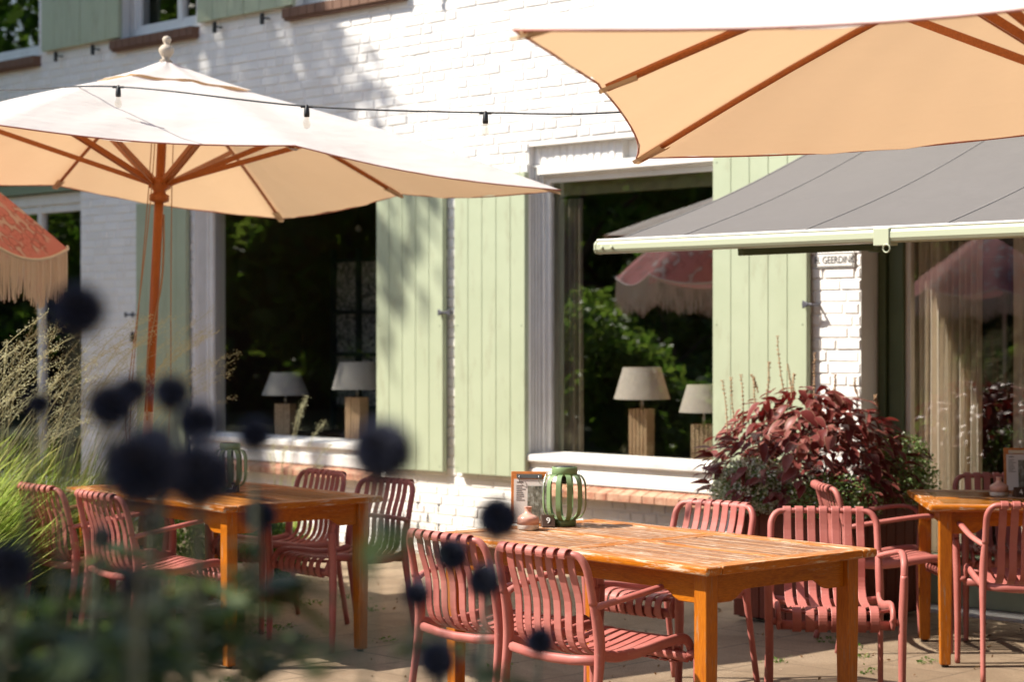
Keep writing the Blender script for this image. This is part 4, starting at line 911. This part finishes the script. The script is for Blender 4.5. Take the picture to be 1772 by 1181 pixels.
# garden that stands to the left and is mirrored in the panes
gi = 0
TL = ['nearest garden tree, mirrored behind the pink parasol', 'middle garden tree mirrored in the centre window', 'left garden tree mirrored in the dark window', 'taller tree behind the nearest garden tree', 'tall tree mirrored at the top of the dark window', 'tall tree mirrored in the glazed door', 'largest tree at the back of the garden', 'low bushy tree mirrored at the foot of the glazed door', 'tall tree at the left end of the garden', 'large tree at the right end of the garden']
for (x, y, h, r_, sd) in ((-13.5,8.5,4.6,1.7,21), (-14,12.0,5.2,1.9,22), (-13,15.0,4.4,1.6,23), (-17,10.5,8,2.6,24), (-18,15,8.5,2.8,25), (-17.5,5.5,7.5,2.6,26), (-21,12.6,10,3.2,27), (-12.4,5.6,3.6,1.5,28), (-16,19,8,2.6,29), (-22,7,10,3.2,30)):
    tree((x,y,0), h, (0,0,h*.55), (r_,r_,h*.42), 34, 150, .16, TL[sd-21], seed=sd, cr_=.36, trunk_r=.14)
SLB = ['round shrub mirrored right of the second lamp', 'round shrub mirrored behind the cream lamp', 'low round shrub mirrored in the dark window', 'small shrub mirrored in the glazed door', 'larger shrub behind the other mirrored shrubs', 'loose green shrub mirrored above the cream lamp', 'low shrub mirrored beside the second lamp', 'small shrub mirrored at the left of the centre window']
for (x, y, h, r_, sd) in ((-9.8,9.4,1.9,.9,41), (-10.4,12.4,2.1,1.0,42), (-9.4,14.0,1.6,.8,43), (-9.2,6.9,1.7,.8,44), (-11,10.8,2.5,1.0,45), (-7.7,12.4,2.3,1.0,46), (-8.0,11.3,1.5,.8,47), (-7.2,13.3,1.3,.7,48)):
    tree((x,y,0), h, (0,0,h*.55), (r_,r_,h*.42), 16, 260, .07, SLB[sd-41], 'shrub', .04, M_SHRUB, seed=sd, cr_=.42, group='shrubs mirrored in the windows', name='shrub')
# unseen shrub added beside the camera: keeps the nearest flowers in shade
tree((-2.6, 1.5, 0), 4.6, (0,0,2.9), (.55,1.15,1.75), 20, 330, .055, 'unseen dense shrub added beyond the left edge to shade the nearest flowers', 'shrub', .05, M_SHRUB, seed=51, cr_=.30, name='added_shrub')

# ------------------------------------------------------------------ planter with coleus
Pn = Vector((1.607, 9.9, 0)); PW, PD, PH = .60, .90, .69
pt = thing('planter', 'red-brown slatted wooden planter filled with dark red coleus', 'planter', Pn, WA)
m = MB(); k = 7
for i in range(k): m.box(-PW+i*PW/k+.003, -PW+(i+1)*PW/k-.003, -.0, .02, .03, PH+random.uniform(-.003,.003))
k = 10
for i in range(k): m.box(-.02, 0.0, .021+i*(PD-.02)/k+.003, .021+(i+1)*(PD-.02)/k-.003, .03, PH+random.uniform(-.003,.003))
for i in range(k): m.box(-PW, -PW+.02, .021+i*(PD-.02)/k+.003, .021+(i+1)*(PD-.02)/k-.003, .03, PH)
m.build('slats', M_PLANT, pt, .002, 1)
f = MB(); f.box(-PW+.021, -.021, .022, PD-.02, .02, PH-.05); f.build('soil', M_SOIL, pt)
def leafmesh(mb, base, dr, up, L, Wd, k0, curl=.35, edge=True):
    """pointed oval leaf with folded midrib and a paler edge"""
    dr = dr.normalized(); sd = dr.cross(up).normalized(); nn = sd.cross(dr).normalized(); vs_ = []; ks = []
    prof = [(0,.05), (.12,.62), (.32,1.0), (.55,.92), (.78,.58), (.93,.22), (1,.0)]
    for t_, w_ in prof:
        c_ = base + dr*(L*t_) - nn*(curl*L*t_*t_)
        for q in (-1, -.86, 0, .86, 1):
            vs_.append(c_ + sd*(q*w_*Wd/2) + nn*(abs(q)*w_*Wd*.16)); ks.append(1.0 if (abs(q) == 1 and edge) else k0)
    fs = [(i*5+j, i*5+j+1, (i+1)*5+j+1, (i+1)*5+j) for i in range(len(prof)-1) for j in range(4)]
    mb.add(vs_, fs, ks, True)
def spike(mb, base, tip, r0=.004):
    pts = cr([base, base.lerp(tip, .5)+V(random.uniform(-.01,.01), random.uniform(-.01,.01), 0), tip], 8)
    mb.tube(pts, [r0*(1-.6*i/len(pts)) for i in range(len(pts))], 5)
    for i, p in enumerate(pts[4:]):
        for _ in range(3):
            a = random.random()*2*PI; e = p + V(math.cos(a)*.009, math.sin(a)*.009, .004); mb.tube([p, e], [.002,.0035], 4)
col = thing('coleus', 'dark red coleus with pale leaf edges spilling over the planter', 'plant', wall_pt(0)*0 + Pn + U*(-PW*.45) - NW*(PD*.45) + V(0,0,PH-.05))
cl = MB(); rd = random.Random(9)
CEN = V(0,0,.04)
for i in range(1350):
    az = rd.random()*2*PI; el = rd.uniform(-.35, 1.45) if i % 3 else rd.uniform(.1, 1.0); rad = rd.uniform(.45, 1.0)**.8
    e = V(math.cos(az)*math.cos(el), math.sin(az)*math.cos(el), math.sin(el))
    p = CEN + V(e.x*.60*rad-.09, e.y*.52*rad, max(e.z,.0)*.55*rad + .04*rd.random())
    L = rd.uniform(.055, .112)*(1.1 if rad > .85 else .9); dr = V(e.x, e.y, rd.uniform(-.7,.35)) + V(rd.uniform(-.6,.6), rd.uniform(-.6,.6), 0); upv = V(e.x*.6, e.y*.6, 1)+V(rd.uniform(-.4,.4), rd.uniform(-.4,.4), 0)
    leafmesh(cl, p, dr, upv, L, L*rd.uniform(.42,.58), rd.choice((.0,.1,.25,.3,.45,.6)), rd.uniform(.1,.5))
cl.build('foliage', M_COL, col)
for px, py0, py1 in ((1345,690,583), (1331,690,628), (1362,690,632), (1410,690,612), (1282,750,650), (1305,730,655), (1301,680,650), (1265,760,655), (1445,690,650), (1480,690,655), (1515,705,685), (1375,690,648), (1250,760,660)):
    yd = 10.35+rd.uniform(-.1,.1); a = ray(px+rd.uniform(-10,14), py0, yd)-col.location; b = ray(px, py1, yd)-col.location; sk = MB(); spike(sk, a, b); sk.build('flower_spike', M_SPIKE, col)
st = MB()
for i in range(60):
    az = rd.random()*2*PI; e = V(math.cos(az), math.sin(az), 0); st.tube(cr([V(0,0,-.02)+e*.08, e*.2+V(0,0,.16), e*.38+V(0,0,.1+rd.random()*.2)], 3), .003, 4)
st.build('stem', M_COL, col)
def cushion(loc, rx, ry, rz_, n_, label, white=.3, seed=1):
    rg = np.random.default_rng(seed); t = thing('trailing_plant', label, 'plant', loc, 0, 'small flowered plants in the planter')
    q = rg.normal(size=(n_,3)); q /= np.linalg.norm(q, axis=1)[:,None]; q *= (rg.uniform(.15,1.12,n_)**.45)[:,None]; P = q*np.array([rx,ry,rz_])
    P[:,2] -= np.maximum(0, np.hypot(P[:,0]/rx, P[:,1]/ry)-.6)*rz_*.8
    k = np.clip(rg.normal(.3,.18,n_), 0, .6); rad = np.linalg.norm(q, axis=1); k[(rg.random(n_) < white) & (rad > .7)] = 1.0
    v_, kk = leaf_quads(P, .0095, k, .6, rng=rg); np_mesh('foliage', v_, 4, M_EUPH, t, kk); return t
pz = PH+.02
cushion(ray(1308, 842, 10.22), .24, .20, .15, 7500, 'white flowered cushion plant trailing over the left of the planter', .62, 3)
cushion(ray(1560, 815, 10.35), .20, .20, .20, 3600, 'darker small leaved plant trailing over the right of the planter', .05, 4)
cushion(ray(1440, 862, 9.95), .26, .16, .12, 3200, 'shaded small leaved plant trailing over the middle of the planter', .05, 5)

# ------------------------------------------------------------------ ornamental grass, shrub, stones
def grass(loc, n_, Hh, spread, label, plumes=90, lean=(.25,-.1), wid=.006, seed=1, spr0=.25):
    rd = random.Random(seed); t = thing('ornamental_grass', label, 'grass', loc, 0, 'clumps of tall grass')
    Vg, Kg = [], []
    def blade(b0, tip, w_, k, arch):
        pts = cr([b0, b0.lerp(tip, .5)+V(0,0,arch), tip], 4); sd = (tip-b0).cross(V(0,0,1)); sd = (sd.normalized() if sd.length > 1e-4 else V(1,0,0)); sd = (sd+V(rd.uniform(-.6,.6), rd.uniform(-.6,.6), 0)).normalized(); m_ = len(pts)-1
        for i in range(m_):
            wa, wb_ = w_*(1-(i/m_)**2), w_*(1-((i+1)/m_)**2)
            Vg.extend([pts[i]-sd*wa, pts[i]+sd*wa, pts[i+1]+sd*wb_, pts[i+1]-sd*wb_]); Kg.extend([k]*4)
    for i in range(n_):
        az = rd.random()*2*PI; r0 = spr0*math.sqrt(rd.random()); b0 = V(r0*math.cos(az), r0*math.sin(az), 0)
        az2 = az+rd.uniform(-1.2,1.2); rr_ = spread*rd.uniform(.2,1); h = Hh*rd.uniform(.45,1)*(1-.35*rr_/spread)
        tip = b0+V(math.cos(az2)*rr_+lean[0]*h, math.sin(az2)*rr_+lean[1]*h, h); blade(b0, tip, wid*rd.uniform(.5,1.2), rd.random(), h*rd.uniform(.05,.28))
    np_mesh('blades', np.array([tuple(q) for q in Vg]), 4, M_GRASS, t, Kg)
    if plumes:
        Vg, Kg = [], []
        for i in range(plumes):
            az = rd.random()*2*PI; r0 = spr0*math.sqrt(rd.random()); b0 = V(r0*math.cos(az), r0*math.sin(az), Hh*.3); h = Hh*rd.uniform(.95,1.4); rr_ = spread*rd.uniform(.15,.9)
            tip = b0+V(math.cos(az)*rr_+lean[0]*h*1.6, math.sin(az)*rr_+lean[1]*h, h-Hh*.3); pts = cr([b0, b0.lerp(tip,.55)+V(0,0,.16*h), tip], 8)
            for j in range(len(pts)-1):
                w_ = .0016; Vg.extend([pts[j]-V(w_,0,0), pts[j]+V(w_,0,0), pts[j+1]+V(w_,0,0), pts[j+1]-V(w_,0,0)]); Kg.extend([.4]*4)
                if j > len(pts)*.45:
                    for _ in range(12):
                        o = pts[j].lerp(pts[j+1], rd.random())+V(rd.gauss(0,.012), rd.gauss(0,.012), rd.gauss(0,.012)); dd = V(rd.uniform(-1,1), rd.uniform(-1,1), rd.uniform(-.2,1)).normalized()*.007; s2 = V(.0013,0,.0008)
                        Vg.extend([o-s2, o+s2, o+dd+s2, o+dd-s2]); Kg.extend([rd.random()]*4)
        np_mesh('plumes', np.array([tuple(q) for q in Vg]), 4, M_PLUME, t, Kg)
    return t
grass((-3.05, 9.65, 0), 3000, 1.2, .85, 'tall feathery grass with sunlit plumes behind the leftmost chair', 90, (.22,-.05), .0075, 3, .35)
grass((-2.55, 10.5, 0), 1700, 1.2, .6, 'shorter bright green grass between the tall grass and the half shaded table', 60, (.2,0), .005, 4, .3)
grass((-3.5, 9.5, 0), 1200, .95, .6, 'green grass clump cut by the left edge of the photo', 50, (.2,0), .0055, 5, .3)
grass((-1.75, 11.9, 0), 500, .42, .35, 'low green grass under the dark window', 0, (0,0), .004, 6, .3)
g_ = grass((-1.48, 12.6, 0), 40, .80, .25, 'small clump of arching blades in front of the brick window sill', 6, (.1,0), .006, 8, .06)
g_ = grass((-1.42, 12.1, .0), 60, .72, .2, 'little weed standing by the dark window sill', 4, (.1,0), .006, 9, .06)
def boxwood(loc, r_, h, label, seed=1, n_=5000):
    rg = np.random.default_rng(seed); t = thing('shrub', label, 'shrub', loc, 0, 'low shrubs by the house wall')
    q = rg.normal(size=(n_,3)); q /= np.linalg.norm(q, axis=1)[:,None]; q *= (rg.uniform(.3,1.05,n_)**.4)[:,None]
    P = q*np.array([r_,r_,h/2])+np.array([0,0,h*.52]); P[:,2] = np.abs(P[:,2]); k = np.clip(rg.normal(.5,.25,n_), 0, 1)
    v_, kk = leaf_quads(P, .017, k, .5, rng=rg); np_mesh('foliage', v_, 4, M_SHRUB, t, kk); MB().tube([(0,0,0), (0,0,h*.6)], .02, 7).build('stem', M_BARK, t); return t
boxwood((-1.52, 11.75, 0), .27, .40, 'small dark shrub behind the boulders under the dark window', 3)
boxwood((-1.95, 12.0, 0), .35, .45, 'low green shrub behind the number 8 table', 4)
def boulder(loc, s_, label, seed):
    rd = random.Random(seed); m = MB(); n1, n2 = 18, 11; vs_ = []; ph = [rd.uniform(0,6) for _ in range(6)]
    for j in range(n2+1):
        th = PI*j/n2
        for i in range(n1):
            an = 2*PI*i/n1; rr_ = 1+.10*math.sin(2*an+ph[0])*math.sin(th)+.07*math.sin(3*an+ph[1]+th)+.05*math.cos(3*th+ph[2]); vs_.append(V(s_[0]*rr_*math.sin(th)*math.cos(an), s_[1]*rr_*math.sin(th)*math.sin(an), s_[2]*(1+rr_*math.cos(th))*.98))
    m.add(vs_, [(j*n1+i, (j+1)*n1+i, (j+1)*n1+(i+1) % n1, j*n1+(i+1) % n1) for j in range(n2) for i in range(n1)], 0, True); o = m.build('boulder', M_STONE); o.location = loc; return tag(o, label, 'stone', 'boulders by the shrub')
boulder((-1.60, 11.05, .05), (.10,.09,.085), 'grey boulder sitting at the left of the rusty bowl', 1)
boulder((-1.49, 11.12, .06), (.09,.08,.10), 'taller brown boulder at the right of the rusty bowl', 2)
boulder((-1.30, 11.1, -.01), (.10,.085,.065), 'low flat pale boulder right of the rusty bowl', 3)
o = MB().lathe([(0,0), (.14,.0), (.17,.03), (.175,.055), (.165,.055), (.14,.03), (0,.03)], 28).build('bowl', M_RUST); o.location = (-1.55, 11.08, 0); tag(o, 'shallow rusty bowl holding boulders beside the shrub', 'bowl')
# small weeds in the joints
wv = []; wk = []; rg = np.random.default_rng(77)
spots = [(rg.uniform(-1.6,2.4), rg.uniform(8.4,12.0)) for _ in range(26)] + [(-1.15,10.9), (-1.1,10.95), (1.62,9.55), (1.55,9.6)]
for x, y in spots:
    n_ = 26; P = np.stack([x+rg.normal(0,.03,n_), y+rg.normal(0,.03,n_), np.abs(rg.normal(.008,.008,n_))], 1); v_, k = leaf_quads(P, .010, np.clip(rg.normal(.6,.2,n_),0,1), .5, rng=rg); wv.append(v_); wk.append(k)
tag(np_mesh('weeds', np.concatenate(wv), 4, M_SHRUB, None, np.concatenate(wk)), 'tiny weeds growing in the joints of the paving', 'weeds', kind='stuff')

lv_ = []; lk_ = []; n_ = 420
P = np.stack([rg.uniform(-2.2,3.0,n_), rg.uniform(7.8,12.6,n_), rg.uniform(.003,.012,n_)], 1); P = P[((P[:,0]-P0.x)*NW.x+(P[:,1]-P0.y)*NW.y) > .03]
v_, k = leaf_quads(P, .011, rg.uniform(0,1,len(P)), .5, rng=rg); v_[:,2] = np.clip(v_[:,2], .002, .02)
tag(np_mesh('leaf_litter', v_, 4, m_leaf('dry_leaves', [(.10,.05,.02), (.22,.12,.05), (.35,.24,.11)], [(.2,.1,.03), (.3,.2,.08)], .15), None, k), 'small dry leaves and crumbs scattered over the paving', 'leaf litter', kind='stuff')

# ------------------------------------------------------------------ foreground globe thistles
HEADS = [ # px, py, radius px, depth, where
 (135,538,44,1.55,'topmost'), (190,703,40,1.5,'a'), (230,676,26,1.7,'b'), (296,680,30,1.75,'c'), (343,731,36,1.7,'d'), (441,753,27,1.8,'e'),
 (246,812,66,1.35,'f'), (345,822,58,1.4,'g'), (268,768,30,1.6,'h'), (660,782,54,1.45,'i'), (449,892,29,1.9,'j'), (862,898,35,2.1,'k'),
 (782,962,29,2.0,'l'), (838,1006,30,2.05,'m'), (935,1112,24,2.3,'n'), (758,1146,33,1.8,'o'), (14,985,44,1.5,'p'), (232,1010,26,1.5,'q'), (68,700,22,1.7,'r'), (722,1028,24,1.9,'s'), (86,1075,22,2.1,'t'), (176,930,18,2.2,'u'), (322,1040,20,2.2,'v'), (262,905,17,2.3,'w')]
LBL = {'topmost':'topmost dark round flower head, in front of the shaded brick wall', 'a':'dark round flower head lower left of the parasol pole', 'b':'smaller dark flower head right above another left of the pole', 'c':'dark flower head just right of the parasol pole foot',
 'd':'dark oval flower head in front of the shaded green shutter foot', 'e':'small dark flower head in front of the dark window left sill end', 'f':'largest dark flower head, above the left part of the number 8 table', 'g':'large dark flower head beside the number 8 block',
 'h':'faint flower head between and above the two largest ones', 'i':'large dark flower head in front of the tree-shaded shutter foot', 'j':'small dark flower head below the edge of the number 8 table', 'k':'dark flower head in front of the menu on the number 9 table',
 'l':'dark flower head in front of the back of the left near chair', 'm':'dark flower head between the two near chairs of the number 9 table', 'n':'lowest right small dark flower head against the near chair seat', 'o':'dark flower head near the bottom between the two tables',
 'p':'dark flower head cut by the left edge of the photo', 'q':'dark flower head among leaves at the lower left', 'r':'faint small flower head in front of the tall grass', 't':'small bud near the bottom left corner', 'u':'small bud between the two left chairs', 'v':'small bud in front of the concrete parasol base', 'w':'small bud below the largest flower head', 's':'small green-grey flower head in front of the left near chair leg'}
rd = random.Random(21)
def head_mesh(r_, loc, parent):
    m = MB(); n_ = 220
    for i in range(n_):
        z_ = 1-2*(i+.5)/n_; ph = i*2.399963; q = math.sqrt(1-z_*z_); e = V(q*math.cos(ph), q*math.sin(ph), z_)
        sd = e.orthogonal().normalized()*r_*.13; s2 = e.cross(sd); b = e*r_*.44
        m.add([b+sd, b-sd*.5+s2*.87, b-sd*.5-s2*.87, e*r_*rd.uniform(.9,1.05)], [(0,1,3), (1,2,3), (2,0,3), (0,2,1)], [0,0,0,1])
    m.lathe([(r_*.52*math.sin(PI*k/8)+1e-5, -r_*.52*math.cos(PI*k/8)) for k in range(9)], 12)
    o = m.build('flower_head', M_THH, parent); o.location = loc; return o
for px, py, rp, dep_, key in HEADS:
    top = ray(px, py, dep_); foot = V(top.x*1.15 - .12 + rd.uniform(-.12,.12), dep_+rd.uniform(.35,.7), 0)
    if px > 600: foot = V(top.x-.10+rd.uniform(-.08,.02), dep_, 0)
    t = thing('globe_thistle', LBL[key], 'flower', foot, 0, 'dark globe thistles close to the camera'); loc = top-foot; r_ = rp*dep_/FP*1.25
    pts = cr([V(0,0,0), V(loc.x*.25, loc.y*.3, loc.z*.4), V(loc.x*.8, loc.y*.8, loc.z*.8), loc], 6)
    MB().tube(pts, [.0045-.002*i/len(pts) for i in range(len(pts))], 6).build('stem', M_THS, t)
    head_mesh(r_, loc, t)
    lv = MB(); nl = 16 if px < 420 else (9 if px < 700 else 8)
    for i in range(nl):
        tt = 0; az = rd.random()*2*PI
        if px < 420:
            zt_ = rd.uniform(1.04, min(1.28, loc.z-.05)); p = min(pts, key=lambda q_: abs(q_.z-zt_)); p = p + V(rd.uniform(-.06,.06), rd.uniform(0,.10), rd.uniform(-.02,.02)); L = rd.uniform(.05, .095)
        else:
            tt = rd.uniform(.55,.92); p = pts[int(tt*(len(pts)-1))]; L = rd.uniform(.05, .12)*(1.25-tt)*2
        for s_ in (0, .35, -.35, .7):   # lobed leaf: main blade and side lobes
            a2 = az+s_*1.4; leafmesh(lv, p+V(math.cos(az), math.sin(az), .1)*L*abs(s_)*.6, V(math.cos(a2), math.sin(a2), rd.uniform(-.2,.5)), V(0,0,1), L*(1-.5*abs(s_)), L*.34, rd.choice((0,.05,.2,.35,.6,1.0)), .3, False)
    if nl: lv.build('foliage', M_THL, t)
